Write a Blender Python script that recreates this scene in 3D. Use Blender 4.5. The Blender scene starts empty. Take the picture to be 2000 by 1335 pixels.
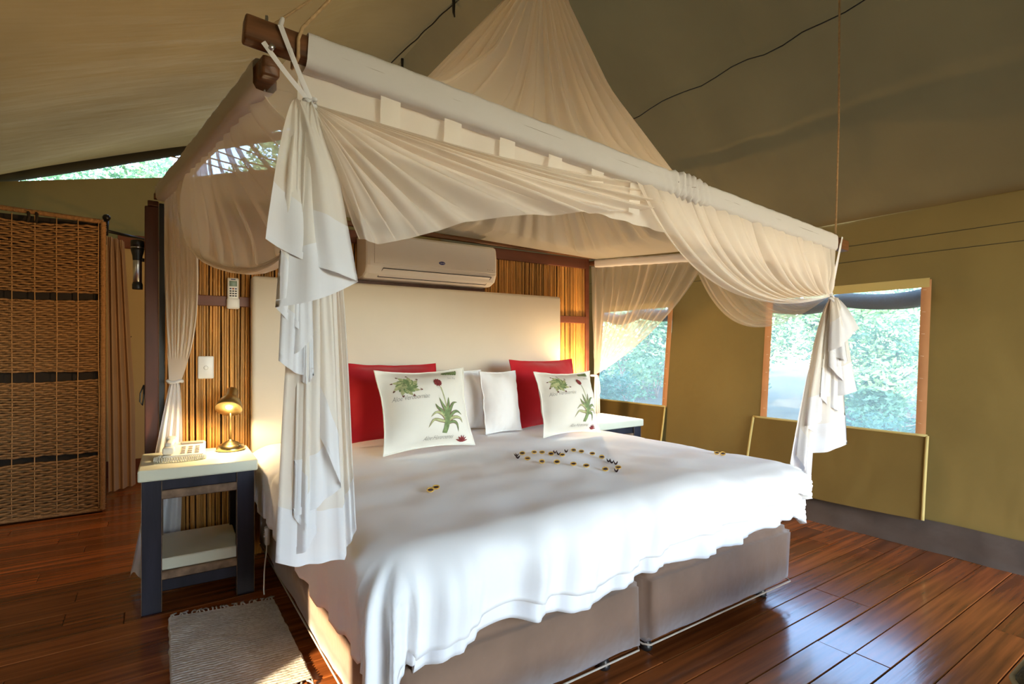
import bpy, bmesh, math, random
from mathutils import Vector, Matrix, noise, Euler
random.seed(7)
S = bpy.context.scene
COL = S.collection
PI = math.pi
V = Vector
# ------------------------------------------------------------------ camera, world, light
cam_d = bpy.data.cameras.new('camera'); cam = bpy.data.objects.new('camera', cam_d); COL.objects.link(cam)
cam_d.sensor_width = 36.0; cam_d.lens = 36.0 * 1044 / 2000; cam_d.shift_y = 12.5 / 2000
cam_d.clip_start = 0.02; cam_d.clip_end = 200
cam.location = (0, -3.2, 1.12); cam.rotation_euler = (PI / 2, 0, -math.radians(34.2))
S.camera = cam
S.view_settings.view_transform = 'Standard'; S.view_settings.look = 'None'
S.view_settings.gamma = 1.0; S.view_settings.use_curve_mapping = False
S.view_settings.exposure = 1.42
S.cycles.transparent_max_bounces = 32; S.cycles.max_bounces = 10; S.cycles.diffuse_bounces = 6
S.cycles.transmission_bounces = 8; S.cycles.sample_clamp_indirect = 6.0; S.cycles.caustics_reflective = False
S.cycles.caustics_refractive = False
W = bpy.data.worlds.new('sky'); S.world = W; W.use_nodes = True
wn = W.node_tree.nodes; wl = W.node_tree.links
sky = wn.new('ShaderNodeTexSky'); sky.sky_type = 'NISHITA'; sky.sun_disc = False
sky.sun_elevation = math.radians(32); sky.sun_rotation = math.radians(210); sky.dust_density = .4; sky.air_density = 1.0; sky.ozone_density = 2.0
wn['Background'].inputs[1].default_value = 1.0
wl.new(sky.outputs[0], wn['Background'].inputs[0])
sun_d = bpy.data.lights.new('sun', 'SUN'); sun_d.energy = 9.0; sun_d.color = (1, .80, .52); sun_d.angle = math.radians(.6)
sun = bpy.data.objects.new('sun', sun_d); COL.objects.link(sun)
SUN_DIR = V((.85, .45, -.28)).normalized()
sun.rotation_euler = SUN_DIR.to_track_quat('-Z', 'Y').to_euler()
def portal(name, loc, rot, sx, sy):
    d = bpy.data.lights.new(name, 'AREA'); d.shape = 'RECTANGLE'; d.size = sx; d.size_y = sy
    d.cycles.is_portal = True
    o = bpy.data.objects.new(name, d); COL.objects.link(o); o.location = loc; o.rotation_euler = rot
portal('portal_front', (2.0, -6.1, 1.05), (PI / 2, 0, 0), 2.8, 2.1)
portal('portal_side', (3.85, -1.5, 1.05), (PI / 2, 0, PI / 2), 1.0, .9)
portal('portal_rear', (3.85, .27, 1.05), (PI / 2, 0, PI / 2), .9, .9)

# ------------------------------------------------------------------ helpers
MATS = {}
def mat(name, color, rough=.7, spec=.3, metal=0.0, noise_amt=0.0, noise_scale=8.0, bump=0.0, bump_scale=40.0, sheen=0.0,
        trans=0.0, clear=0.0, stretch=None, rand=0.0, emit=0.0, sheer=0.0, coat=0.0, bump_stretch=None):
    m = bpy.data.materials.new(name); m.use_nodes = True
    nt = m.node_tree; N = nt.nodes; L = nt.links
    b = N['Principled BSDF']; out = N['Material Output']
    b.inputs['Roughness'].default_value = rough; b.inputs['Metallic'].default_value = metal
    b.inputs['Specular IOR Level'].default_value = spec
    b.inputs['Sheen Weight'].default_value = sheen
    b.inputs['Coat Weight'].default_value = coat; b.inputs['Coat Roughness'].default_value = .12
    col = N.new('ShaderNodeRGB'); col.outputs[0].default_value = (*color, 1); c = col.outputs[0]
    tc = N.new('ShaderNodeTexCoord'); vec = tc.outputs['Object']
    if stretch or rand:
        mp = N.new('ShaderNodeMapping'); L.new(vec, mp.inputs[0])
        if stretch: mp.inputs['Scale'].default_value = stretch
        if rand:
            oi = N.new('ShaderNodeObjectInfo'); sc_ = N.new('ShaderNodeMath'); sc_.operation = 'MULTIPLY'; sc_.inputs[1].default_value = 37.0
            L.new(oi.outputs['Random'], sc_.inputs[0])
            L.new(sc_.outputs[0], mp.inputs['Location'])
        vec = mp.outputs[0]
    if noise_amt:
        nz = N.new('ShaderNodeTexNoise'); nz.inputs['Scale'].default_value = noise_scale; nz.inputs['Detail'].default_value = 6
        L.new(vec, nz.inputs['Vector'])
        mr = N.new('ShaderNodeMapRange'); mr.inputs[1].default_value = .3; mr.inputs[2].default_value = .7
        mr.inputs[3].default_value = 1 - noise_amt; mr.inputs[4].default_value = 1 + noise_amt
        L.new(nz.outputs[0], mr.inputs[0])
        mx = N.new('ShaderNodeVectorMath'); mx.operation = 'SCALE'
        L.new(c, mx.inputs[0]); L.new(mr.outputs[0], mx.inputs['Scale']); c = mx.outputs[0]
    if rand:
        oi2 = N.new('ShaderNodeObjectInfo'); mr2 = N.new('ShaderNodeMapRange')
        mr2.inputs[3].default_value = 1 - rand; mr2.inputs[4].default_value = 1 + rand
        L.new(oi2.outputs['Random'], mr2.inputs[0])
        mx2 = N.new('ShaderNodeVectorMath'); mx2.operation = 'SCALE'
        L.new(c, mx2.inputs[0]); L.new(mr2.outputs[0], mx2.inputs['Scale']); c = mx2.outputs[0]
    L.new(c, b.inputs['Base Color'])
    if bump:
        nb = N.new('ShaderNodeTexNoise'); nb.inputs['Scale'].default_value = bump_scale; nb.inputs['Detail'].default_value = 3
        if bump_stretch:
            mp3 = N.new('ShaderNodeMapping'); mp3.inputs['Scale'].default_value = bump_stretch
            L.new(tc.outputs['Object'], mp3.inputs[0]); L.new(mp3.outputs[0], nb.inputs['Vector'])
        else: L.new(vec, nb.inputs['Vector'])
        bp = N.new('ShaderNodeBump'); bp.inputs['Strength'].default_value = bump; bp.inputs['Distance'].default_value = .018 if 'canvas' in name else .01
        L.new(nb.outputs[0], bp.inputs['Height']); L.new(bp.outputs[0], b.inputs['Normal'])
    sh = b.outputs[0]
    if trans:
        t = N.new('ShaderNodeBsdfTranslucent'); L.new(c, t.inputs[0])
        mxs = N.new('ShaderNodeMixShader'); mxs.inputs[0].default_value = trans
        L.new(sh, mxs.inputs[1]); L.new(t.outputs[0], mxs.inputs[2]); sh = mxs.outputs[0]
    if sheer:
        t = N.new('ShaderNodeBsdfTransparent')
        mxs = N.new('ShaderNodeMixShader'); mxs.inputs[0].default_value = sheer
        L.new(sh, mxs.inputs[1]); L.new(t.outputs[0], mxs.inputs[2]); sh = mxs.outputs[0]
    if emit:
        b.inputs['Emission Color'].default_value = (*color, 1); b.inputs['Emission Strength'].default_value = emit
    L.new(sh, out.inputs[0])
    MATS[name] = m; return m

def link(o, parent=None):
    COL.objects.link(o)
    if parent is not None:
        o.parent = parent
        o.matrix_parent_inverse = root_matrix(parent).inverted()
    return o
def root_matrix(o):
    m = Matrix.LocRotScale(o.location, o.rotation_euler, o.scale)
    if o.parent is not None: m = root_matrix(o.parent) @ o.matrix_parent_inverse @ m
    return m
def tag(o, label=None, cat=None, group=None, kind=None):
    if label: o['label'] = label
    if cat: o['category'] = cat
    if group: o['group'] = group
    if kind: o['kind'] = kind
    return o
def empty(name, loc, label=None, cat=None, group=None, rz=0, kind=None, rot=None):
    o = bpy.data.objects.new(name, None); COL.objects.link(o); o.location = loc
    o.rotation_euler = rot if rot else (0, 0, rz); o.empty_display_size = .05
    return tag(o, label, cat, group, kind)
def mesh(name, verts, faces, m, parent=None, smooth=True, local=False):
    me = bpy.data.meshes.new(name); me.from_pydata([tuple(v) for v in verts], [], faces); me.update()
    if smooth: me.polygons.foreach_set('use_smooth', [True] * len(me.polygons))
    me.materials.append(MATS[m])
    o = bpy.data.objects.new(name, me)
    if local:
        COL.objects.link(o); o.parent = parent
    else: link(o, parent)
    return o
class B:
    """collects simple shapes into one mesh"""
    def __init__(s): s.v = []; s.f = []
    def add(s, vs, fs):
        n = len(s.v); s.v += [V(v) for v in vs]; s.f += [tuple(i + n for i in f) for f in fs]; return s
    def box(s, x0, x1, y0, y1, z0, z1, bev=0.0, seg=2):
        if bev <= 0:
            vs = [(x0, y0, z0), (x1, y0, z0), (x1, y1, z0), (x0, y1, z0), (x0, y0, z1), (x1, y0, z1), (x1, y1, z1), (x0, y1, z1)]
            return s.add(vs, [(0, 3, 2, 1), (4, 5, 6, 7), (0, 1, 5, 4), (1, 2, 6, 5), (2, 3, 7, 6), (3, 0, 4, 7)])
        bm = bmesh.new()
        bmesh.ops.create_cube(bm, size=1)
        for v in bm.verts:
            v.co = V(((x0 + x1) / 2 + v.co.x * (x1 - x0), (y0 + y1) / 2 + v.co.y * (y1 - y0), (z0 + z1) / 2 + v.co.z * (z1 - z0)))
        bmesh.ops.bevel(bm, geom=bm.edges[:], offset=bev, segments=seg, profile=.5, affect='EDGES')
        bm.verts.index_update()
        s.add([v.co.copy() for v in bm.verts], [tuple(v.index for v in f.verts) for f in bm.faces]); bm.free(); return s
    def tube(s, pts, r, n=6, cap=True, rf=None):
        pts = [V(p) for p in pts]; rings = []
        up = None
        for i, p in enumerate(pts):
            t = (pts[min(i + 1, len(pts) - 1)] - pts[max(i - 1, 0)])
            if t.length < 1e-9: t = V((0, 0, 1))
            t.normalize()
            if up is None:
                up = t.orthogonal().normalized()
            else:
                up = (up - t * up.dot(t)); up = up.normalized() if up.length > 1e-6 else t.orthogonal().normalized()
            w = t.cross(up); rr = r * (rf(i / max(1, len(pts) - 1)) if rf else 1)
            rings.append([p + (up * math.cos(2 * PI * k / n) + w * math.sin(2 * PI * k / n)) * rr for k in range(n)])
        vs = [v for ring in rings for v in ring]; fs = []
        for i in range(len(rings) - 1):
            for k in range(n):
                a = i * n + k; b = i * n + (k + 1) % n
                fs.append((a, b, b + n, a + n))
        if cap:
            fs.append(tuple(range(n - 1, -1, -1))); fs.append(tuple((len(rings) - 1) * n + k for k in range(n)))
        return s.add(vs, fs)
    def lathe(s, prof, n=20, c=(0, 0, 0)):
        vs = [(c[0] + r * math.cos(2 * PI * k / n), c[1] + r * math.sin(2 * PI * k / n), c[2] + z) for r, z in prof for k in range(n)]
        fs = [(i * n + k, i * n + (k + 1) % n, (i + 1) * n + (k + 1) % n, (i + 1) * n + k) for i in range(len(prof) - 1) for k in range(n)]
        if prof[0][0] > 1e-5: fs.append(tuple(range(n - 1, -1, -1)))
        if prof[-1][0] > 1e-5: fs.append(tuple((len(prof) - 1) * n + k for k in range(n)))
        return s.add(vs, fs)
    def grid(s, fn, nu, nv, wrap=False):
        vs = [fn(i / nu, j / nv) for j in range(nv + 1) for i in range(nu + 1)]
        fs = [(j * (nu + 1) + i, j * (nu + 1) + i + 1, (j + 1) * (nu + 1) + i + 1, (j + 1) * (nu + 1) + i) for j in range(nv) for i in range(nu)]
        return s.add(vs, fs)
    def xf(s, M): s.v = [M @ v for v in s.v]; return s
    def build(s, name, m, parent=None, smooth=True, local=False):
        return mesh(name, s.v, s.f, m, parent, smooth, local)
def lerp(a, b, t): return a + (b - a) * t
def L3(a, b, t): return V(a).lerp(V(b), t)
def poly(pts, t):
    """point along a polyline by length"""
    pts = [V(p) for p in pts]; ls = [(pts[i + 1] - pts[i]).length for i in range(len(pts) - 1)]; tot = sum(ls); d = t * tot
    for i, l in enumerate(ls):
        if d <= l or i == len(ls) - 1: return pts[i].lerp(pts[i + 1], min(1, d / max(l, 1e-9)))
        d -= l
def smoothpoly(pts, t):
    """Catmull-Rom through the points"""
    pts = [V(p) for p in pts]; n = len(pts) - 1; x = min(t * n, n - 1e-6); i = int(x); f = x - i
    p0, p1, p2, p3 = pts[max(i - 1, 0)], pts[i], pts[i + 1], pts[min(i + 2, n)]
    return .5 * ((2 * p1) + (p2 - p0) * f + (2 * p0 - 5 * p1 + 4 * p2 - p3) * f * f + (3 * p1 - p0 - 3 * p2 + p3) * f ** 3)
def interp(tab, x):
    for i in range(len(tab) - 1):
        if x <= tab[i + 1][0]:
            f = (x - tab[i][0]) / (tab[i + 1][0] - tab[i][0]); return lerp(tab[i][1], tab[i + 1][1], max(0, f))
    return tab[-1][1]
def nz(x, y=0.0, z=0.0): return noise.noise(V((x, y, z)))
def copy_tree(o, parent=None):
    c = o.copy(); COL.objects.link(c); c.parent = parent
    for ch in o.children: copy_tree(ch, c)
    return c

# ------------------------------------------------------------------ materials
mat('canvas', (.178, .117, .034), .85, .15, noise_amt=.10, noise_scale=1.6, bump=.9, bump_scale=4, trans=.08, bump_stretch=(1, 1.2, .8))
mat('roof_canvas', (.185, .132, .050), .85, .15, noise_amt=.10, noise_scale=1.6, bump=1.0, bump_scale=2.2, trans=.055, bump_stretch=(.5, 2.6, .5))
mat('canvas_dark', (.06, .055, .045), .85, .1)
mat('canvas_trim', (.50, .40, .16), .8, .2)
mat('window_binding', (.50, .25, .12), .8, .2, noise_amt=.08)
mat('stitch', (.75, .6, .45), .8)
mat('seam', (.05, .04, .025), .9)
mat('sod_cloth', (.085, .065, .055), .32, .5, noise_amt=.2, noise_scale=6, bump=.8, bump_scale=7)
mat('screen', (.70, .78, .76), .9, .1, trans=.75, sheer=.82)
mat('plank', (.26, .072, .017), .24, .5, noise_amt=.45, noise_scale=5, stretch=(.35, 7, 1), rand=.28, bump=.12, bump_scale=7, coat=.35)
mat('subfloor', (.02, .012, .008), .8)
mat('reed', (.52, .25, .060), .42, .4, noise_amt=.30, noise_scale=14, stretch=(1, 1, .25), rand=.38)
mat('reed_back', (.045, .025, .012), .9)
mat('timber', (.085, .026, .014), .45, .4, noise_amt=.3, noise_scale=12, stretch=(1, 1, .2))
mat('timber_red', (.15, .045, .022), .45, .4, noise_amt=.25, noise_scale=12, stretch=(.2, 1, 1))
mat('pole_wood', (.16, .065, .024), .4, .4, noise_amt=.45, noise_scale=14, stretch=(.25, 3, 3), bump=.15, bump_scale=40)
mat('black', (.012, .011, .011), .4, .5)
mat('black_metal', (.015, .014, .014), .35, .5, metal=.5)
mat('steel', (.6, .6, .62), .3, .5, metal=1)
mat('cream_wall', (.62, .50, .28), .8, .2, noise_amt=.05, noise_scale=2)
mat('headboard', (.64, .565, .46), .55, .3, noise_amt=.03, noise_scale=3, bump=.06, bump_scale=6)
mat('net', (.95, .88, .79), .9, .05, trans=.35, sheer=.36)
mat('net_thin', (.96, .84, .70), .9, .05, trans=.5, sheer=.60)
mat('net_roof', (.94, .86, .73), .9, .05, trans=.4, sheer=.38)
mat('net_dense', (.94, .89, .82), .9, .05, trans=.35, sheer=.14)
mat('sleeve', (.80, .77, .76), .85, .1, trans=.2, bump=.12, bump_scale=14)
mat('cotton', (.86, .85, .86), .85, .1, trans=.25, bump=.08, bump_scale=18)
mat('duvet', (.88, .87, .87), .8, .15, trans=.0, bump=.18, bump_scale=7, sheen=.2)
mat('sheet', (.84, .83, .84), .8, .15, bump=.15, bump_scale=10)
mat('mattress', (.75, .60, .50), .8, .15, bump=.1, bump_scale=12)
mat('blanket', (.30, .27, .18), .95, .05, bump=.5, bump_scale=90)
mat('suede', (.225, .135, .088), .9, .1, noise_amt=.16, noise_scale=4, sheen=.5, bump=.8, bump_scale=7)
mat('suede_piping', (.50, .42, .34), .8)
mat('red_cloth', (.46, .010, .018), .8, .15, noise_amt=.06, noise_scale=5, sheen=.25, bump=.12, bump_scale=10)
mat('print_cloth', (.78, .75, .67), .8, .15, noise_amt=.03, noise_scale=4, bump=.1, bump_scale=10)
mat('pillow_cloth', (.84, .82, .80), .8, .15, bump=.2, bump_scale=9)
mat('leaf_green', (.19, .26, .11), .8, noise_amt=.35, noise_scale=45)
mat('leaf_pale', (.42, .44, .22), .8, noise_amt=.25, noise_scale=45)
mat('leaf_edge', (.16, .065, .045), .8, noise_amt=.2, noise_scale=60)
mat('flower_red', (.22, .035, .035), .8, noise_amt=.3, noise_scale=60)
mat('ink', (.30, .29, .27), .8)
mat('ns_top', (.66, .68, .55), .4, .4, noise_amt=.04, noise_scale=5)
mat('ns_dark', (.016, .016, .026), .5, .25, noise_amt=.5, noise_scale=9, stretch=(1.5, 1.5, .25), bump=.1, bump_scale=30)
mat('ns_worn', (.20, .13, .08), .6, .3, noise_amt=.5, noise_scale=20)
mat('rug', (.52, .48, .43), .95, .05, noise_amt=.12, noise_scale=10, bump=.4, bump_scale=120, bump_stretch=(.5, 1, 1))
mat('brass', (.48, .36, .17), .28, .5, metal=1)
mat('lamp_white', (.9, .85, .72), .5)
mat('bulb', (1, .80, .48), .5, emit=30)
mat('added_lamp_glass', (1, .7, .4), .5, emit=4)  # glowing shade of the added, unseen wall lamp
mat('phone', (.75, .72, .64), .45, .4)
mat('phone_key', (.42, .36, .30), .5)
mat('plastic', (.82, .80, .76), .35, .45)
mat('ac_white', (.74, .68, .60), .3, .45)
mat('ac_line', (.02, .02, .03), .5)
mat('logo_blue', (.015, .03, .16), .4)
mat('logo_white', (.8, .8, .82), .5)
mat('lcd', (.22, .32, .26), .2, .6)
mat('btn_blue', (.04, .08, .25), .5)
mat('btn_red', (.5, .18, .12), .5)
mat('rope_tan', (.50, .34, .18), .9, noise_amt=.2, noise_scale=90)
mat('seagrass', (.30, .165, .07), .8, .2, noise_amt=.2, noise_scale=60, bump=.6, bump_scale=160, bump_stretch=(1, 1, .4))
mat('string', (.48, .28, .12), .85)
mat('wardrobe_dark', (.02, .014, .01), .8)
mat('taupe', (.42, .29, .19), .9, .1, noise_amt=.05, noise_scale=5)
mat('pod', (.60, .36, .08), .6, .3, noise_amt=.2, noise_scale=200)
mat('pod_dark', (.035, .014, .012), .5, .3)
mat('ottoman', (.085, .07, .04), .95, .1, noise_amt=.4, noise_scale=120, bump=.4, bump_scale=150)
mat('ottoman_piping', (.35, .28, .14), .9)
mat('ground', (.12, .11, .08), .95, .05, noise_amt=.25, noise_scale=3)
for i, c in enumerate([(.14, .27, .15), (.20, .35, .20), (.09, .19, .12), (.26, .39, .23)]):
    mat('foliage_%d' % i, c, .6, .3, trans=.4, noise_amt=.35, noise_scale=6)
mat('bark', (.22, .18, .14), .9, noise_amt=.3)
mat('twig', (.45, .38, .30), .9)

# ------------------------------------------------------------------ the tent: walls, roof, floor
WX, LEAN = 3.6, .10
def wx(z): return WX + LEAN * z
def canvas_wave(y, z): return .012 * nz(y * 1.3, z * .8, 3.1) + .006 * nz(y * 4, z * 1.6, 9.2)
# right wall with two window openings (y lines along the wall, z lines up it)
ZS, ZT = .63, 1.50
WIN = [(-2.0, -1.02), (-.16, .72)]
def wall_right():
    ys = [-6.0, -5, -4, -3.2, -2.7, -2.4, -2.2, -2.0, -1.7, -1.35, -1.02, -.85, -.6, -.35, -.16, .1, .4, .72, 1.0, 1.5, 2.2, 2.9]
    zs = [0, .15, .35, .5, .63, .85, 1.05, 1.28, 1.50, 1.6, 1.68, 1.78, 1.90, 2.0]
    fine_y, fine_z = [], []
    for a, b in zip(ys, ys[1:]):
        k = max(1, round((b - a) / .09)); fine_y += [lerp(a, b, i / k) for i in range(k)]
    fine_y.append(ys[-1])
    for a, b in zip(zs, zs[1:]):
        fine_z += [a, (a + b) / 2]
    fine_z.append(zs[-1])
    vs = []; fs = []
    for z in fine_z:
        for y in fine_y:
            near = min([abs(y - e) for w in WIN for e in w])
            k = min(1, near / .25) if ZS - .05 < z < ZT + .05 else 1
            pucker = 0.006 * math.sin(z * 60 + y * 3) * math.exp(-near * 14) if ZS < z < ZT else 0
            vs.append((wx(z) + canvas_wave(y, z) * k + pucker, y, z))
    n = len(fine_y)
    for j in range(len(fine_z) - 1):
        for i in range(n - 1):
            yc = (fine_y[i] + fine_y[i + 1]) / 2; zc = (fine_z[j] + fine_z[j + 1]) / 2
            if any(a < yc < b and ZS < zc < ZT for a, b in WIN): continue
            fs.append((j * n + i, (j + 1) * n + i, (j + 1) * n + i + 1, j * n + i + 1))
    o = mesh('wall_right', vs, fs, 'canvas')
    return tag(o, 'ochre canvas tent side wall with two screened windows', kind='structure')
wr = wall_right()
for i, z in enumerate((1.68, 1.785)):
    b = B(); b.tube([(wx(z) - .004 + canvas_wave(y, z), y, z + .006 * nz(y * .7, i)) for y in [-6 + .15 * k for k in range(60)]], .0022, 4)
    b.build('seam', 'seam', wr)
# skirting of dark plastic cloth
def skirt(u, v):
    y = lerp(-6, 2.9, u); z = lerp(.0, .165, v)
    return (WX - .012 - .025 * (1 - v) + .010 * nz(y * 5, v * 2.5, 1) * (1 - v * .4), y, z + .004 * nz(y * 3, 7))
tag(B().grid(skirt, 170, 6).build('baseboard_right', 'sod_cloth'), kind='structure')

# windows: binding strips, stitches, screen, head hem
def window(n, y0, y1, lab):
    e = empty('window_%d' % n, (wx(ZS), (y0 + y1) / 2, ZS), kind='structure'); tag(e, lab)
    B().grid(lambda u, v: (wx(lerp(ZS, ZT, v)) + .01, lerp(y0 - .01, y1 + .01, u), lerp(ZS - .01, ZT + .01, v)), 2, 2).build('screen', 'screen', e)
    for yy, s in ((y0, 1), (y1, -1)):
        b = B()
        def strip(u, v, yy=yy, s=s):
            z = lerp(ZS - .015, ZT + .02, v); return (wx(z) - .007 - .003 * math.sin(u * PI), yy - s * .008 + s * .05 * u, z)
        b.grid(strip, 3, 12); st = b.build('binding', 'window_binding', e)
        for k in range(7):
            z = lerp(ZS + .06, ZT - .04, k / 6)
            B().tube([(wx(z) - .0115, yy + s * .014, z), (wx(z) - .0115, yy + s * .030, z + .0015)], .0014, 4).build('stitch', 'stitch', st)
    def head(u, v):
        y = lerp(y0, y1, u); z = lerp(ZT - .025, ZT + .03, v)
        return (wx(z) - .010 + .006 * nz(y * 14, v), y, z)
    B().grid(head, 30, 3).build('head_hem', 'canvas_trim', e)
    # rolled outer flap behind the head of the opening
    def roll(u, v):
        y = lerp(y0 - .05, y1 + .05, u); a = 2 * PI * v
        r = .045 + .008 * nz(y * 4, a)
        zc = ZT - .055 - .035 * abs(math.sin(u * PI * 2)) + .02 * nz(y * 3)
        return (wx(zc) + .075 + r * math.cos(a), y, zc + r * 1.15 * math.sin(a))
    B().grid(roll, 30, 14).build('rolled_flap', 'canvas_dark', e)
    return e
window(1, WIN[0][0], WIN[0][1], 'screened tent window beside the foot of the bed')
window(2, WIN[1][0], WIN[1][1], 'screened tent window behind the tied corner net')
# let-down flaps under the windows
def flap(y0, y1, z0, lab):
    e = empty('window_flap', (wx(ZS) - .02, (y0 + y1) / 2, z0), lab, 'flap', 'let-down canvas window flaps')
    def f(u, v, off=0.0):
        y = lerp(y0, y1, u) + .02 * v * (1 if u > .5 else -.3); z = lerp(ZS - .005, z0, v)
        return V((wx(z) - .020 - .045 * v - .015 * math.sin(u * PI) * v + .008 * nz(y * 3, z * 3) * v + off, y, z - .008 * math.sin(u * PI) * v))
    b = B().grid(lambda u, v: f(u, v), 24, 10); n = len(b.v)
    b.grid(lambda u, v: f(1 - u, v, .006), 24, 10); b.build('canvas_panel', 'canvas', e)
    for nm, pts in (('piping', [f(k / 24, 0, -.002) for k in range(25)]), ('piping', [f(0, k / 10, -.002) for k in range(11)]), ('piping', [f(1, k / 10, -.002) for k in range(11)])):
        B().tube(pts, .0085, 6).build(nm, 'canvas_trim', e)
flap(-2.02, -.97, .165, 'canvas flap with pale piping hanging under the window beside the bed foot')
flap(-.165, .75, .19, 'canvas flap with pale piping under the window by the far nightstand')

# roof: ridge runs along y
RX, RZ = 1.80, 3.60
def roof_right(u, v):
    y = lerp(-6.2, 3.0, u); x = lerp(wx(1.95), RX, v)
    s = math.sin(v * PI)
    z = lerp(1.95, RZ, v) - .10 * s + .05 * s * nz(y * 1.6 + v * 1.6, v * .8, 5) + .030 * s * nz(y * 4.5 + v * 4, v, 2)
    return (x, y, z)
tag(B().grid(roof_right, 150, 30).build('roof_right', 'roof_canvas'), 'sloping olive canvas tent roof above the windows', kind='structure')
def zl(x, y):
    t = min(1, max(0, (RX - x) / 5.2)); k = 1 - min(1, max(0, (y + 4) / 6.9))
    return 2.965 + .385 * x - k * (.13 * math.sin(t * PI) + .05 * math.sin(t * 9 + y))
def roof_left(u, v):
    y = lerp(-6.2, 2.95, u); x = lerp(RX, -3.4, v)
    z = lerp(RZ, zl(x, y), min(1, v * 6)) + .05 * nz(x * .5 + y * .9, y * .35 - x * .3, 8) * min(1, v * 5)
    return (x, y, z)
tag(B().grid(roof_left, 90, 70).build('roof_left', 'roof_canvas'), 'sloping olive canvas tent roof over the wardrobe side', kind='structure')
# dark hem along the rear edge of the left roof
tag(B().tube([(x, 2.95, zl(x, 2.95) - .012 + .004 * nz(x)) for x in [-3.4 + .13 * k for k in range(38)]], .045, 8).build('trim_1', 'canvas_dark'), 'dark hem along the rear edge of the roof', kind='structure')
# rear canvas wall behind the wash area, lower than the roof edge so a slit stays open
def slit_z(x): return 2.725 + .21 * (x - .08) if x < .5 else (2.83 + .28 * (x - .5) if x < 1.45 else 3.05 + 2.5 * (x - 1.45))
def rear(u, v):
    x = lerp(-3.4, 4.0, u); zt = min(slit_z(x), (RZ + .02 - .85 * abs(x - RX)) if x > RX else RZ)
    z = lerp(0, zt, v)
    return (x, 2.95 - .28 * max(0, v - .75) * 2 + .03 * nz(x * 1.5, z * 2), z)
tag(B().grid(rear, 60, 24).build('wall_back', 'canvas'), 'canvas rear wall of the tent behind the wash area', kind='structure')
# lacing cords across the open gable
for k in range(4):
    x = .05 + .20 * k
    tag(B().tube([(x + .75, 2.93, slit_z(x + .75)), (x + .40, 2.93, slit_z(x) + .25), (x, 2.95, zl(x, 2.95))], .008, 5).build('lacing_cord', 'rope_tan'),
        'thin cord lacing the open gable above the rear canvas wall', 'cord', 'cords lacing the gable gap')
# left wall and front wall with their openings (behind the camera), the left one added to throw sun on the rug, the front one assumed and sized for daylight
def panel_wall(name, lab, pts, m='canvas'):
    b = B()
    for a in pts:
        b.add(a, [tuple(range(len(a)))])
    return tag(b.build(name, m, smooth=False), lab, kind='structure')
FY = -6.0
LW = -3.2
panel_wall('wall_left', 'canvas side wall of the tent behind the camera, with an added sun opening', [
    [(LW, FY, 0), (LW, 2.9, 0), (LW, 2.9, .85), (LW, FY, .85)], [(LW, FY, 1.45), (LW, 2.9, 1.45), (LW, 2.9, 1.85), (LW, FY, 1.85)],
    [(LW, FY, .85), (LW, -3.6, .85), (LW, -3.6, 1.45), (LW, FY, 1.45)], [(LW, -3.12, .85), (LW, 2.9, .85), (LW, 2.9, 1.45), (LW, -3.12, 1.45)]])
panel_wall('wall_front', 'canvas front wall with an assumed wide open entrance', [
    [(LW, FY, 0), (.6, FY, 0), (.6, FY, 3.2), (LW, FY, 1.75)], [(.6, FY, 2.1), (3.8, FY, 2.1), (RX, FY, RZ), (.6, FY, 3.2)], [(3.4, FY, 0), (3.8, FY, 0), (3.8, FY, 2.1), (3.4, FY, 2.1)]])

# floor: boards along x
floor = tag(B().box(-3.3, 3.7, -6, 3.0, -.06, -.022).build('floor', 'subfloor', smooth=False), 'polished reddish brown timber board floor', kind='structure')
PW = .118
def plank_mesh(l):
    b = B().box(0, l, .0012, PW - .0012, -.022, 0, .0022, 1)
    me = bpy.data.meshes.new('plank'); me.from_pydata([tuple(v) for v in b.v], [], b.f); me.materials.append(MATS['plank']); return me
PL = {l: plank_mesh(l) for l in (1.2, 1.5, 1.8, 2.1, 2.4)}
rng = random.Random(3)
row = 0; y = -4.05
while y < 2.9:
    x = -1.6 - rng.random() * 1.5
    if y < -2.6: x = -.4 - rng.random()
    if y > .2: xe = 3.0
    while x < 3.62:
        l = rng.choice(list(PL)); 
        o = bpy.data.objects.new('plank', PL[l]); COL.objects.link(o); o.parent = floor
        o.matrix_parent_inverse = Matrix.Identity(4)
        o.location = (x, y, rng.uniform(-.0012, .0006)); x += l + .002
    y += PW; row += 1
tag(B().add([(-40, -40, -.45), (40, -40, -.45), (40, 40, -.45), (-40, 40, -.45)], [(0, 1, 2, 3)]).build('ground', 'ground', smooth=False), 'dry sandy ground outside the tent', kind='structure')

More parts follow.
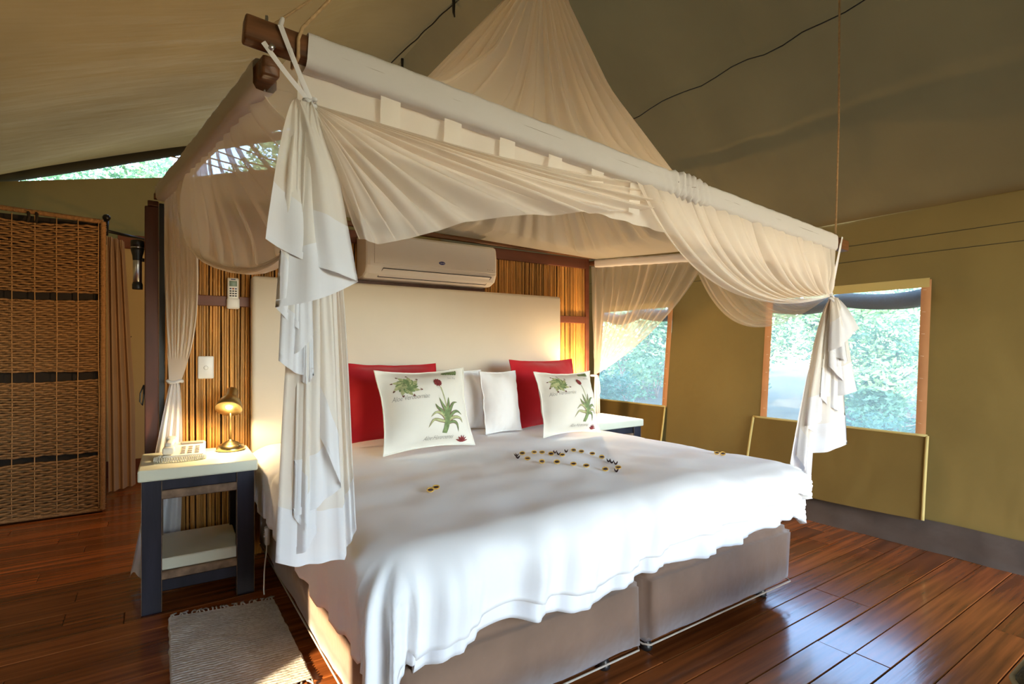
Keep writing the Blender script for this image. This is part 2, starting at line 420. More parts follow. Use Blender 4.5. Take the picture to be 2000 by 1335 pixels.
# ------------------------------------------------------------------ reed partition behind the bed
part = tag(B().box(.055, 2.90, .012, .035, 0, 1.80).build('wall_partition', 'reed_back', smooth=False), 'reed-clad partition with dark timber rails behind the headboard', kind='structure')
def reed_mesh(seed):
    r_ = random.Random(seed); pts = []; rad = []
    L_ = 1.79; z = 0; nodes = []; zz = r_.uniform(.05, .25)
    while zz < L_: nodes.append(zz); zz += r_.uniform(.17, .33)
    zs = sorted(set([0, L_] + [n + d for n in nodes for d in (-.012, 0, .012) if 0 < n + d < L_]))
    ph = r_.uniform(0, 6); r0 = r_.uniform(.0058, .0074)
    vs = []; fs = []; n = 6
    for z in zs:
        isn = any(abs(z - q) < .001 for q in nodes); rr = r0 * (1.16 if isn else 1.0) * (1 - .12 * z / L_)
        cx = .0028 * math.sin(z * 2.2 + ph); cy = .0015 * math.sin(z * 3 + ph)
        vs += [(cx + rr * math.cos(2 * PI * k / n), cy + rr * math.sin(2 * PI * k / n), z) for k in range(n)]
    for i in range(len(zs) - 1):
        fs += [(i * n + k, i * n + (k + 1) % n, (i + 1) * n + (k + 1) % n, (i + 1) * n + k) for k in range(n)]
    me = bpy.data.meshes.new('reed'); me.from_pydata(vs, [], fs); me.polygons.foreach_set('use_smooth', [True] * len(fs))
    me.materials.append(MATS['reed']); return me
RM = [reed_mesh(i) for i in range(12)]
x = .075; rr_ = random.Random(5)
while x < 2.87:
    o = bpy.data.objects.new('reed', rr_.choice(RM)); COL.objects.link(o); o.parent = part
    o.location = (x, .001 - rr_.random() * .004, 0); o.rotation_euler = (0, rr_.uniform(-.002, .002), 0)
    x += rr_.uniform(.0118, .0142)
def rail(x0, x1, z0, z1, y0=-.022, y1=.0, m='timber_red'):
    return B().box(x0, x1, y0, y1, z0, z1, .003, 1).build('rail', m, part, smooth=False)
rail(.07, 2.87, 1.752, 1.828, -.024, .03)
rail(.07, .46, 1.342, 1.396); rail(2.53, 2.87, 1.318, 1.372)
rail(.98, 1.93, 1.475, 1.535, -.022, .0, 'timber')
B().box(2.868, 2.902, -.026, .04, 0, 1.83, .003, 1).build('post', 'timber_red', part, smooth=False)
B().box(.043, .068, .0, .06, 0, 1.845).build('gap_strip', 'black', part, smooth=False)  # black strip put in for the shaded gap beside the door post

# door post at the end of the partition
post = empty('door_post', (.013, .05, 0), 'dark timber post beside the passage to the wash area', 'post')
B().box(-.017, .041, -.02, .10, 0, 1.822, .006, 2).build('timber', 'timber', post, smooth=False)
B().box(-.005, .041, -.03, .04, 1.822, 1.848, .004, 1).build('top_block', 'timber', post, smooth=False)
B().tube([(-.02, -.005, .94), (-.034, -.01, .90), (-.036, -.01, .86), (-.026, -.008, .84), (-.021, -.006, .88), (-.019, -.005, .94)], .0035, 6).build('cord_loop', 'black', post)
# torch clipped to the post
t = empty('torch', (-.046, .02, 1.41), 'black and silver torch clipped to the dark door post', 'torch')
B().lathe([(.0, 1.411), (.021, 1.411), (.022, 1.415), (.022, 1.437), (.0195, 1.44), (.0195, 1.445)], 18, (-.046, .02, 0)).build('end_cap', 'black', t)
B().lathe([(.0185, 1.437), (.0185, 1.552), (.017, 1.556)], 18, (-.046, .02, 0)).build('barrel', 'steel', t)
B().lathe([(.018, 1.552), (.020, 1.558), (.021, 1.575), (.027, 1.60), (.028, 1.613), (.0, 1.613)], 18, (-.046, .02, 0)).build('head', 'black', t)
B().lathe([(.0275, 1.612), (.0275, 1.620)], 18, (-.046, .02, 0)).build('ring', 'steel', t)
B().lathe([(.028, 1.619), (.028, 1.648), (.025, 1.652), (.0, 1.652)], 18, (-.046, .02, 0)).build('bezel', 'black', t)
B().box(-.031, -.0178, .008, .032, 1.55, 1.565).build('clip', 'black', t)

# ------------------------------------------------------------------ passage: rear cabin wall, frame, curtain, wardrobe
rw = tag(B().box(-3.0, 1.2, 2.62, 2.66, 0, 2.02).build('wall_wash_area', 'cream_wall', smooth=False), 'cream panelled wall of the wash area', kind='structure')
fr = empty('door_1', (-.1, 2.6, 0), kind='structure'); tag(fr, 'brown timber frame on the cream wash-area wall')
B().box(-.225, -.175, 2.595, 2.62, .12, 2.1, .004, 1).build('frame_post', 'timber_red', fr, smooth=False)
B().box(-.225, 1.0, 2.59, 2.62, 2.0, 2.12, .004, 1).build('frame_head', 'timber_red', fr, smooth=False)
tag(B().box(-3.0, 1.2, 2.59, 2.62, 0, .14, .004, 1).build('baseboard_back', 'timber_red', smooth=False), kind='structure')
tag(B().tube([(-.19, 2.60, 1.215), (-.16, 2.57, 1.21), (-.135, 2.565, 1.215), (-.125, 2.565, 1.225)], .004, 6).build('wall_hook', 'black'), 'small dark hook on the cream wall by the curtain', 'hook')
cr = empty('curtain_rail', (-.26, 1.85, 2.0), 'black iron curtain rail with a ball finial', 'curtain rail')
B().tube([(-.27, 1.72, 1.985), (.05, 2.25, 2.02)], .011, 8).build('rod', 'black_metal', cr)
B().tube([(-.262, 1.73, 1.95), (-.258, 1.73, 2.06)], .016, 8).build('bracket', 'black_metal', cr)
B().lathe([(.0, -.026), (.014, -.022), (.024, -.008), (.026, .004), (.020, .018), (.008, .025), (0, .026)], 14, (-.257, 1.73, 2.08)).build('finial', 'black_metal', cr)
B().box(-.30, -.262, 1.72, 1.80, 0, 1.97).build('side_post', 'black', cr, smooth=False)
def curt(u, v):
    z = lerp(1.97, .03, v); w = lerp(.10, .165, min(1, v * 1.5))
    x = -.262 + w * u + .01 * v
    return (x, 1.86 + .35 * u * .5 + .030 * math.sin(u * 2 * PI * 3.2 + .6 * math.sin(v * 3)) * (1 - .3 * v) + (.012 * math.sin(u * 40) if v < .05 else 0), z)
tag(B().grid(curt, 60, 30).build('taupe_curtain', 'taupe'), 'plain taupe pleated curtain hanging beside the woven wardrobe', 'curtain')

ww = empty('woven_wardrobe', (-.6, 1.45, 0), 'tall wardrobe faced with woven seagrass panels', 'wardrobe')
WX0, WX1, WY = -1.02, -.262, 1.40
B().box(WX0, WX1 - .005, WY + .03, WY + .30, .02, 1.98).build('carcass', 'wardrobe_dark', ww, smooth=False)
SEC = [(1.495, 1.945), (.972, 1.445), (.425, .905), (.035, .385)]
def weave(z0, z1, k):
    b = B(); rows = int((z1 - z0) / .0150)
    for i in range(rows + 1):
        f = i / rows; pts = []
        nxp = 64
        for j in range(nxp + 1):
            x = lerp(WX0, WX1 - .022, j / nxp); q = (x - WX0) / (WX1 - WX0)
            sag = -.022 * math.sin(q * PI) * (f if k % 2 else .7 * f) * .8 + .012 * nz(x * 4, f * 3 + k * 7)
            pts.append((x, WY + .011 * math.sin((x - WX0) / .0545 * PI + i * PI) + .003 * nz(x * 9, i), lerp(z0, z1, f) + sag + .0016 * math.sin((x - WX0) / .0272 * PI + i * 1.7)))
        b.tube(pts, .0085 + .0012 * nz(i * 1.3, k), 4, False)
    o = b.build('woven_panel', 'seagrass', ww); tag(o, kind='stuff')
for k, (a, c) in enumerate(SEC): weave(a, c, k)
for k in range(8):
    x = -.30 - .109 * k + .03
    if x < WX0: break
    B().tube([(x - .012 + .006 * nz(k, z * 2), WY - .013, z) for z in [.04 + .097 * q for q in range(21)]], .0028, 5).build('string', 'string', ww)
def rope_edge(pts, r, name='rope_edge'):
    b = B(); n = 260; P = []
    for i in range(n + 1):
        P.append(poly(pts, i / n))
    b.tube(P, r, 8, True, rf=lambda t: 1 + .16 * math.sin(t * n * PI * .9))
    b.build(name, 'seagrass', ww)
rope_edge([(WX1, WY - .004, .02), (WX1 + .004, WY - .004, 1.985)], .017)
rope_edge([(WX0, WY, 2.02), (WX1 + .005, WY, 1.985)], .016)
rope_edge([(WX0, WY, .025), (WX1, WY, .022)], .013)
for x in (-.60, -.64): B().tube([(x, WY - .01, 2.0), (x + .003, WY - .012, 1.96), (x - .004, WY - .012, 1.93)], .009, 6).build('binding', 'wardrobe_dark', ww)

# ------------------------------------------------------------------ bed
def bed_base(x0, x1, lab):
    e = empty('bed_base', ((x0 + x1) / 2, -1.0, 0), lab, 'bed base', 'upholstered bed bases')
    y0, y1, z0, z1 = -1.92, -.10, .075, .325
    bm = bmesh.new(); bmesh.ops.create_cube(bm, size=1)
    for v in bm.verts: v.co = V(((x0 + x1) / 2 + v.co.x * (x1 - x0), (y0 + y1) / 2 + v.co.y * (y1 - y0), (z0 + z1) / 2 + v.co.z * (z1 - z0)))
    bmesh.ops.bevel(bm, geom=[e_ for e_ in bm.edges], offset=.025, segments=3, affect='EDGES')
    bmesh.ops.subdivide_edges(bm, edges=[e_ for e_ in bm.edges if e_.calc_length() > .2], cuts=24, use_grid_fill=True)
    for v in bm.verts:
        c = v.co; k = .011 * nz(c.x * 5 + c.z * 6, c.y * 5, c.z * 4) + .005 * nz(c.x * 14 + c.z * 10, c.y * 12, c.z * 9)
        top = max(0, (c.z - .25) / .075)
        k += .006 * top * math.sin(c.x * 95 + 3 * nz(c.x * 5)) * (1 if c.y < -1.85 else 0)
        if c.y < -1.85: c.y -= k + .012 * math.sin((c.z - z0) / (z1 - z0) * PI)
        if c.x < x0 + .03: c.x -= k
        if c.x > x1 - .03: c.x += k * .5
    bm.verts.index_update()
    mesh('upholstery', [v.co for v in bm.verts], [tuple(v.index for v in f.verts) for f in bm.faces], 'suede', e); bm.free()
    B().tube([(x0 + .005, y1, z0 + .004), (x0 + .004, y0 + .02, z0 + .004), (x0 + .02, y0, z0 + .004), (x1 - .02, y0, z0 + .004), (x1 - .004, y0 + .02, z0 + .004), (x1 - .004, y1, z0 + .004)], .0036, 6).build('piping', 'suede_piping', e)
    for lx in (x0 + .10, x1 - .10):
        for ly in (y0 + .09, y1 - .1):
            B().lathe([(.0, 0), (.020, 0), (.024, .008), (.022, .02), (.016, .03), (.020, .05), (.032, .07), (.034, .082)], 14, (lx, ly, 0)).build('leg', 'black', e)
bed_base(.485, 1.420, 'brown suede bed base next to the rug')
bed_base(1.437, 2.395, 'brown suede bed base on the window side')
def soft_box(x0, x1, y0, y1, z0, z1, r):
    return B().box(x0, x1, y0, y1, z0, z1, r, 4)
tag(soft_box(.50, 2.385, -1.91, -.112, .325, .530, .05).build('mattress', 'mattress'), 'thick mattress in a pale peach cover on the two bases', 'mattress')

BX0, BX1, BY0, BY1 = .505, 2.385, -1.905, -.11
def drape(name, m, lab, cat, top, ol, orr, of, thick, wr, seed, nx=150, ny=140, hemf=None, infl=0.0):
    """cloth laid over the bed: distance past the bed edge becomes hang"""
    R_ = .075 + thick
    cx0, cx1, cy0 = BX0 + .05, BX1 - .05, BY0 + .05
    def f(u, v):
        a = lerp(BX0 - ol, BX1 + orr, u); b = lerp(BY0 - of, BY1, v)
        qx = min(max(a, cx0), cx1); qy = max(b, cy0)
        dx, dy = a - qx, b - qy; d = math.hypot(dx, dy)
        puff = (.018 * nz(a * 2.6, b * 2.6, seed) + .007 * nz(a * 7, b * 7, seed + 4)) * (1 if b < -1.15 else max(.25, 1 - (b + 1.15) * 4))
        z = top + thick + puff * wr + .02 * math.sin(max(0, min(1, (a - BX0) / (BX1 - BX0))) * PI)
        if d < 1e-6: return V((a, b, z))
        nx_, ny_ = dx / d, dy / d
        ang = math.atan2(dy, dx)
        arc = R_ * PI / 2
        if d < arc:
            t = d / R_; out = R_ * math.sin(t); dn = R_ * (1 - math.cos(t))
        else:
            out = R_; dn = R_ + (d - arc)
        corner = min(abs(nx_), abs(ny_)) * 1.4
        if abs(dx) > 1e-6 and abs(dy) > 1e-6: per = ang * .30
        else: per = (a if abs(dy) > 1e-6 else b)
        k = max(0, d - .05)
        fold = (.030 * nz(per * 7, seed, 1) + .018 * math.sin(per * 30 + 4 * nz(per * 3, seed))) * min(1, k * 6)
        fold += corner * (.030 * math.sin(ang * 15 + 1) + .014 * math.sin(ang * 37 + 2) + .05 * k * 2) * min(1, k * 5)
        fold += (.0045 * math.sin(per * 85 + 5 * nz(per * 6, seed)) + .006 * nz(per * 22, 0, seed)) * min(1, k * 8) * (1 + corner)
        out += max(fold, -.012) * wr + infl * math.sin(min(1, d / (of + .02)) * PI)
        if dx < 0 and abs(dy) < 1e-6: out = min(out, R_ + .004)
        dn += .05 * nz(per * 3, seed + 9) * min(1, k * 4) * wr + (hemf(a, b) if hemf else 0) * min(1, k * 4)
        return V((qx + nx_ * out, qy + ny_ * out, z - dn))
    b = B().grid(f, nx, ny)
    o = b.build(name, m); tag(o, lab, cat)
    md = o.modifiers.new('thickness', 'SOLIDIFY'); md.thickness = .012 if thick > .02 else .004; md.offset = -1
    return o, f
drape('blanket', 'blanket', 'grey-green woven blanket between the sheets and the duvet', 'blanket', .553, .12, .15, .115, .002, 1.0, 5, 190, 170)
drape('flat_sheet', 'sheet', 'white flat sheet showing under the hem of the duvet', 'sheet', .560, .10, .10, .258, .012, 1.0, 5, 190, 170, hemf=lambda a, b: -.08 * max(0, (a - 1.7)) )
duv, duvet_f = drape('duvet', 'duvet', 'plump white duvet spread over the whole bed', 'duvet', .570, .27, .20, .245, .036, 1.0, 5, 190, 170,
      hemf=lambda a, b: -.095 * max(0, (a - 1.4) / .9) + .05 * max(0, (.9 - a)), infl=.02)
# headboard
hb = B().box(.45, 2.548, -.105, -.03, .40, 1.505, .02, 4)
tag(hb.build('headboard', 'headboard'), 'wide cream upholstered headboard against the reed partition', 'headboard')

# ------------------------------------------------------------------ cushions and pillows
def duvet_z(x, y):
    u = (x - (BX0 - .27)) / (BX1 - BX0 + .47); v = (y - (BY0 - .245)) / (BY1 - BY0 + .245); return duvet_f(u, v).z
def rest_z(x, y, w, t, roll):
    return max(duvet_z(min(BX1 - .06, max(BX0 + .06, x + w * (i / 8 - .5))), min(y + t * (j / 4 - .5), -.12)) for i in range(9) for j in range(5)) + .004 + w / 2 * abs(math.sin(roll))
def cushion_fn(w, h, t, fl, seed, conc=.07):
    def F(a, b, side=-1, eps=0.0):
        x = a * w / 2 * (1 - conc * (1 - b * b) * abs(a) ** 2); z = b * h / 2 * (1 - conc * (1 - a * a) * abs(b) ** 2)
        ca = min(1, abs(a) / (1 - fl)); cb = min(1, abs(b) / (1 - fl))
        T = t / 2 * ((1 - ca ** 2.2) ** .75) * ((1 - cb ** 2.2) ** .75)
        wr = .006 * nz(a * 3, b * 3, seed) + .004 * nz(a * 7, b * 7, seed + 1)
        edge = max(ca, cb)
        y = side * (T + .002 + eps) + wr * (1 if edge > .9 else .6) + .010 * nz(a * 2.2, b * 2.2, seed + 5) * edge
        return V((x, y, z + h / 2))
    return F
def cushion(name, lab, cat, group, loc, w, h, t, yaw, tilt, roll, m, fl=.06, seed=0, conc=.07):
    loc = (loc[0], loc[1], rest_z(loc[0], loc[1], w, t, roll))
    e = empty(name, loc, lab, cat, group, rot=(tilt, roll, yaw))
    e.rotation_mode = 'XYZ'
    F = cushion_fn(w, h, t, fl, seed, conc); n = 30
    b = B().grid(lambda u, v: F(2 * u - 1, 2 * v - 1, -1), n, n)
    b.grid(lambda u, v: F(1 - 2 * u, 2 * v - 1, 1), n, n)
    rim = [F(-1 + 2 * k / n, -1) for k in range(n)] + [F(1, -1 + 2 * k / n) for k in range(n)] + [F(1 - 2 * k / n, 1) for k in range(n)] + [F(-1, 1 - 2 * k / n) for k in range(n + 1)]
    o = b.build('cover', m, e, local=True)
    B().tube(rim, .0035, 5, False).build('edge_seam', m, e, local=True)
    return e, F
cushion('red_cushion', 'plain red cushion leaning behind the printed cushion nearer the lit lamp', 'cushion', 'red scatter cushions', (1.10, -.50, .61), .56, .42, .20, .03, -.30, .02, 'red_cloth', .05, 1)
cushion('red_cushion', 'plain red cushion leaning behind the printed cushion on the window side', 'cushion', 'red scatter cushions', (2.14, -.50, .605), .54, .43, .19, .06, -.22, .0, 'red_cloth', .05, 2)
def strip(F, pts, w, eps, n=10, taper=True):
    """leaf-like strip on a cushion front: pts are (a,b)"""
    P = [smoothpoly([(p[0], p[1], 0) for p in pts], k / n) for k in range(n + 1)]
    b = B(); vs = []
    for k, p in enumerate(P):
        t = (P[min(k + 1, n)] - P[max(k - 1, 0)]); t.normalize(); s = V((-t.y, t.x, 0))
        ww_ = w * ((1 - (k / n)) ** .6 * (.7 + .6 * math.sin(k / n * PI)) + .04 if taper else 1)
        for q in (-1, 0, 1): vs.append(F(p.x + s.x * ww_ * q, p.y + s.y * ww_ * q, -1, eps))
    fs = []
    for k in range(n):
        for q in range(2): i = k * 3 + q; fs.append((i, i + 1, i + 4, i + 3))
    return vs, fs
def text_on(F, body, a0, b0, size, eps, e, aspect=1.0):
    c = bpy.data.curves.new('lettering', 'FONT'); c.body = body; c.size = 1; c.shear = .4; c.offset = -.012; c.space_character = .92; c.resolution_u = 2
    o = bpy.data.objects.new('lettering', c); me = bpy.data.meshes.new_from_object(o)
    vs = [F(a0 + v.co.x * size * .8, b0 + v.co.y * size * aspect, -1, eps) for v in me.vertices]
    fs = [tuple(p.vertices) for p in me.polygons]
    bpy.data.objects.remove(o); bpy.data.curves.remove(c); bpy.data.meshes.remove(me)
    return mesh('lettering', vs, fs, 'ink', e, local=True)
def print_cushion(lab, loc, w, h, yaw, tilt, roll, seed):
    e, F = cushion('printed_cushion', lab, 'cushion', 'aloe printed cushions', loc, w, h, .25, yaw, tilt, roll, 'print_cloth', .05, seed, .10)
    E0 = .0022
    def put(name, m, lst):
        b = B()
        for vs, fs in lst: b.add(vs, fs)
        return b.build(name, m, e, local=True)
    # tall aloe plant
    c0 = (.22, -.42)
    lv = [[(.0, .0), (-.10, .16), (-.24, .22), (-.36, .12)], [(0, -.02), (-.14, .02), (-.30, .05), (-.40, -.12)], [(0, .05), (-.10, .22), (-.20, .32), (-.24, .42)], [(0, .06), (-.04, .25), (-.10, .40), (-.14, .56)],
          [(0, .05), (.08, .28), (.18, .42), (.30, .44)], [(0, .0), (.14, .18), (.28, .22), (.40, .14)], [(0, -.02), (.16, .08), (.34, .06), (.42, -.05)], [(0, -.06), (.14, -.02), (.26, -.08), (.32, -.26)], [(0, .1), (.02, .3), (.05, .42), (.07, .56)]]
    for k, q in enumerate(lv):
        P = [(c0[0] + a, c0[1] + b) for a, b in q]
        put('printed_leaf', 'leaf_edge', [strip(F, P, .040, E0)]); put('printed_leaf', 'leaf_pale' if k in (0, 1, 6) else 'leaf_green', [strip(F, P, .029, E0 + .0006)])
    put('printed_stem', 'leaf_green', [strip(F, [(c0[0] - .03, c0[1] - .28), (c0[0], c0[1] - .1), (c0[0], c0[1] + .1)], .055, E0 + .0009, taper=False)])
    put('printed_stem', 'leaf_pale', [strip(F, [(c0[0], c0[1] + .1), (c0[0] - .02, c0[1] + .5), (c0[0] - .05, c0[1] + .85)], .010, E0 + .0004, taper=False)])
    fx, fy = c0[0] - .08, c0[1] + .92
    put('printed_flower', 'flower_red', [strip(F, [(fx + .02 * math.cos(q), fy + .05), (fx + .09 * math.cos(q), fy + .05 + .12 * math.sin(q))], .034, E0 + .0003 + .0002 * k, 5) for k, q in enumerate([x * .55 - 2.6 for x in range(12)])])
    # round rosette
    r0 = (-.50, .52)
    for k in range(17):
        q = k / 17 * 2 * PI; l = .27 * (1 if k % 2 else .8)
        P = [r0, (r0[0] + l * .6 * math.cos(q), r0[1] + l * .62 * math.sin(q)), (r0[0] + l * math.cos(q + .15), r0[1] + l * math.sin(q + .15))]
        put('printed_leaf', ('leaf_green', 'leaf_pale')[k % 2], [strip(F, P, .058, E0 + .0002 * (k % 5), 7)])
        tip = P[-1]
        if k % 2: put('printed_curl', 'leaf_edge', [strip(F, [tip, (tip[0] + .05 * math.cos(q + .8), tip[1] + .05 * math.sin(q + .8)), (tip[0] + .03 * math.cos(q + 2), tip[1] + .03 * math.sin(q + 2) + .01)], .009, E0 + .0012, 5, False)])
    # cut-off motif on the top edge, small flower on the bottom edge
    put('printed_leaf', 'leaf_green', [strip(F, [(.38 + .06 * k, .84 - .008 * k), (.46 + .055 * k, .90), (.52 + .05 * k, .95)], .038, E0 + .0003 * k, 6) for k in range(6)])
    put('printed_flower', 'flower_red', [strip(F, [(.66, -.92), (.66 + .15 * math.cos(q), -.92 + .16 * math.sin(q))], .022, E0 + .0002 * k, 5) for k, q in enumerate([.3, .8, 1.3, 1.8, 2.3, 2.8])])
    text_on(F, 'Aloe Verdoorniae', -.84, .16, .135, E0, e, 1.25)
    text_on(F, 'Aloe Hereroensis', -.24, -.84, .125, E0, e, 1.2)
    text_on(F, 'Stev. Ray', .42, .66, .085, E0, e)
    return e
print_cushion('aloe printed cream cushion with a large rosette beside the telephone-side red cushion', (1.115, -.875, .615), .475, .400, -.02, -.30, -.01, 11)
print_cushion('aloe printed cream cushion in front of the red cushion on the window side', (1.985, -.89, .615), .40, .370, -.06, -.28, .01, 12)
cushion('sleeping_pillow', 'white pillow lying flat against the headboard behind the other white pillows', 'pillow', 'white bed pillows', (1.62, -.235, .61), .60, .33, .15, 0, -.2, 0, 'pillow_cloth', .02, 31, .04)
cushion('sleeping_pillow', 'white pillow standing on its side with a flanged edge between the red cushions', 'pillow', 'white bed pillows', (1.60, -.40, .61), .24, .36, .11, .15, -.18, .03, 'pillow_cloth', .06, 32, .05)
cushion('sleeping_pillow', 'puffy white pillow propped against the red cushion on the window side', 'pillow', 'white bed pillows', (1.72, -.585, .61), .26, .36, .15, .05, -.18, .0, 'pillow_cloth', .02, 33, .05)
cushion('sleeping_pillow', 'white pillow behind the red cushion near the lit lamp', 'pillow', 'white bed pillows', (.95, -.28, .60), .62, .30, .15, 0, -.3, 0, 'pillow_cloth', .02, 34, .04)
cushion('sleeping_pillow', 'white pillow behind the red cushion near the far nightstand', 'pillow', 'white bed pillows', (2.24, -.28, .60), .50, .30, .15, 0, -.3, 0, 'pillow_cloth', .02, 35, .04)

# ------------------------------------------------------------------ seed pods in a heart on the duvet
def pod_parts(kind):
    if kind:   # split star-shaped husk
        b = B()
        for k in range(4):
            a = k * PI / 2 + .4
            b.tube([(0, 0, .004), (.008 * math.cos(a), .008 * math.sin(a), .009), (.013 * math.cos(a), .013 * math.sin(a), .017)], .0042, 5, True, lambda t: 1.1 - .8 * t)
        return [('husk', b, 'pod_dark')]
    b = B().grid(lambda u, v: V((.0135 * math.cos(2 * PI * u) * math.sin(PI * (.5 + v / 2)), .0105 * math.sin(2 * PI * u) * math.sin(PI * (.5 + v / 2)), .0105 - .0105 * math.sin(PI * v / 2))), 14, 6)
    c = B().grid(lambda u, v: V((.0125 * v * math.cos(2 * PI * u), .0052 * v * math.sin(2 * PI * u), .0112 + .0024 * (1 - v * v))), 12, 3)
    r = B().tube([(.0132 * math.cos(2 * PI * k / 14), .0100 * math.sin(2 * PI * k / 14), .0105) for k in range(15)], .0026, 5, False)
    return [('shell', b, 'pod'), ('rim', r, 'pod'), ('kernel', c, 'pod_dark')]
POD = [(1.404, -1.217, 0), (1.452, -1.24, 0), (1.478, -1.267, 0), (1.504, -1.302, 0), (1.566, -1.252, 1), (1.541, -1.309, 1), (1.521, -1.359, 0), (1.635, -1.251, 1), (1.675, -1.254, 0), (1.694, -1.291, 0), (1.714, -1.344, 0), (1.696, -1.424, 0), (1.672, -1.495, 1), (1.656, -1.531, 1), (1.644, -1.566, 1), (1.594, -1.629, 0), (1.56, -1.653, 1), (1.531, -1.618, 0), (1.48, -1.562, 0), (1.445, -1.523, 0), (1.412, -1.456, 0), (1.366, -1.409, 0), (1.347, -1.336, 0), (1.334, -1.282, 1), (1.361, -1.232, 1)]
PODX = [(.81, -1.501, 0, 'open seed pod, one of a pair near the corner drape on the duvet', 'pods near the corner drape'), (.838, -1.49, 0, 'open seed pod, one of a pair near the corner drape on the duvet', 'pods near the corner drape'),
        (2.224, -1.649, 0, 'open seed pod, one of a pair near the window edge of the duvet', 'pods near the window edge'), (2.25, -1.664, 0, 'open seed pod, one of a pair near the window edge of the duvet', 'pods near the window edge')]
PR = random.Random(9); PMESH = {}
for k in (0, 1):
    PMESH[k] = []
    for nm, b, m in pod_parts(k):
        me = bpy.data.meshes.new(nm); me.from_pydata([tuple(v) for v in b.v], [], b.f); me.polygons.foreach_set('use_smooth', [True] * len(b.f)); me.materials.append(MATS[m]); PMESH[k].append((nm, me))
for p in POD + PODX:
    x, y, k = p[:3]
    if len(p) > 3: lab, g = p[3], p[4]
    else: lab, g = (('open tan seed pod with a dark kernel in the heart on the duvet', 'seed pods laid in a heart') if k == 0 else ('dark star-shaped husk in the heart of seed pods on the duvet', 'husks laid in a heart'))
    e = empty('seed_pod' if k == 0 else 'seed_husk', (x, y, duvet_z(x, y) - .001), lab, 'seed pod' if k == 0 else 'seed husk', g, rot=(PR.uniform(.5, 1.0) if k == 0 else 0, 0, -.5 + PR.uniform(-.3, .3)))
    e.scale = (.85, .85, .85)
    if k == 0: e.location.z += .005
    for nm, me in PMESH[k]:
        o = bpy.data.objects.new(nm, me); COL.objects.link(o); o.parent = e

# ------------------------------------------------------------------ nightstands
def nightstand(lab, loc, rz):
    e = empty('nightstand', loc, lab, 'nightstand', 'painted nightstands', rz=rz); W2, D2 = .215, .205
    B().box(-W2 - .012, W2 + .012, -D2 - .015, D2 + .01, .562, .612, .007, 2).build('top', 'ns_top', e, False, True)
    for sx in (-1, 1):
        for sy in (-1, 1):
            x0 = sx * W2 - (0 if sx < 0 else .074); y0 = sy * D2 - (0 if sy < 0 else .05)
            b = B().box(x0, x0 + .074, y0, y0 + .05, 0, .562, .005, 2)
            lg = b.build('leg', 'ns_dark', e, False, True)
            for ex in (x0 + .0015, x0 + .0725):
                B().tube([(ex, y0 + .0012, z) for z in (.004, .2, .4, .558)], .0016, 4).build('worn_edge', 'ns_worn', lg, True, True)
    for sy in (-1, 1):
        yy = sy * (D2 - .022)
        B().box(-W2 + .07, W2 - .07, yy - .012, yy + .012, .515, .562, .003, 1).build('apron', 'ns_dark', e, False, True)
        B().box(-W2 + .07, W2 - .07, yy - .018, yy + .018, .478, .515, .004, 1).build('apron_moulding', 'ns_worn', e, False, True)
        B().box(-W2 + .07, W2 - .07, yy - .018, yy + .018, .135, .170, .004, 1).build('lower_moulding', 'ns_worn', e, False, True)
        B().box(-W2 + .07, W2 - .07, yy - .012, yy + .012, .085, .135, .003, 1).build('lower_rail', 'ns_dark', e, False, True)
    for sx in (-1, 1):
        xx = sx * (W2 - .03)
        B().box(xx - .012, xx + .012, -D2 + .05, D2 - .05, .49, .562, .003, 1).build('apron', 'ns_dark', e, False, True)
        B().box(xx - .012, xx + .012, -D2 + .05, D2 - .05, .09, .15, .003, 1).build('lower_rail', 'ns_dark', e, False, True)
    B().box(-W2 + .06, W2 - .06, -D2 + .015, D2 - .02, .172, .222, .004, 1).build('shelf', 'ns_top', e, False, True)
    return e
nightstand('pale-topped dark nightstand beside the rug, carrying the telephone', (.194, -.290, 0), -.03)
nightstand('pale-topped dark nightstand below the window flap on the far side of the bed', (2.725, -.327, 0), 0)

# table lamps
def lamp(lab, loc, rz, power, tilt=-.72):
    e = empty('table_lamp', loc, lab, 'lamp', 'brass bedside lamps', rz=rz)
    B().lathe([(0, 0), (.062, 0), (.064, .004), (.064, .016), (.060, .020), (.058, .026), (.045, .031), (.032, .040), (.018, .047), (.009, .052), (.006, .056)], 32).build('base', 'brass', e, True, True)
    B().tube([(0, 0, .05), (0, 0, .20), (0, .012, .235)], .0052, 10).build('pole', 'brass', e, True, True)
    sw = B().lathe([(0, 0), (.005, 0), (.005, .006), (.003, .008), (0, .008)], 8, (.05, -.035, .024)).build('switch', 'black', e, True, True)
    M = Matrix.Translation((0, -.012, .232)) @ Euler((tilt, 0, 0)).to_matrix().to_4x4()
    B().lathe([(0, .088), (.022, .088), (.026, .084), (.0275, .044), (.034, .036), (.048, .016), (.058, -.012), (.061, -.030), (.0600, -.031)], 32).xf(M).build('shade', 'brass', e, True, True)
    B().lathe([(.0602, -.0305), (.056, -.010), (.046, .014), (.032, .033), (.0, .036)], 32).xf(M).build('shade_lining', 'lamp_white', e, True, True)
    B().lathe([(0, -.026), (.012, -.022), (.018, -.010), (.014, .006), (.010, .02), (.010, .034)], 16).xf(M).build('bulb', 'bulb', e, True, True)
    d = bpy.data.lights.new('lamp_light', 'POINT'); d.energy = power; d.color = (1, .70, .36); d.shadow_soft_size = .02
    o = bpy.data.objects.new('lamp_light', d); COL.objects.link(o); o.parent = e; o.location = M @ V((0, 0, -.035))
lamp('lit brass desk lamp on the nightstand beside the telephone', (.338, -.200, .612), -.35, 6.5)
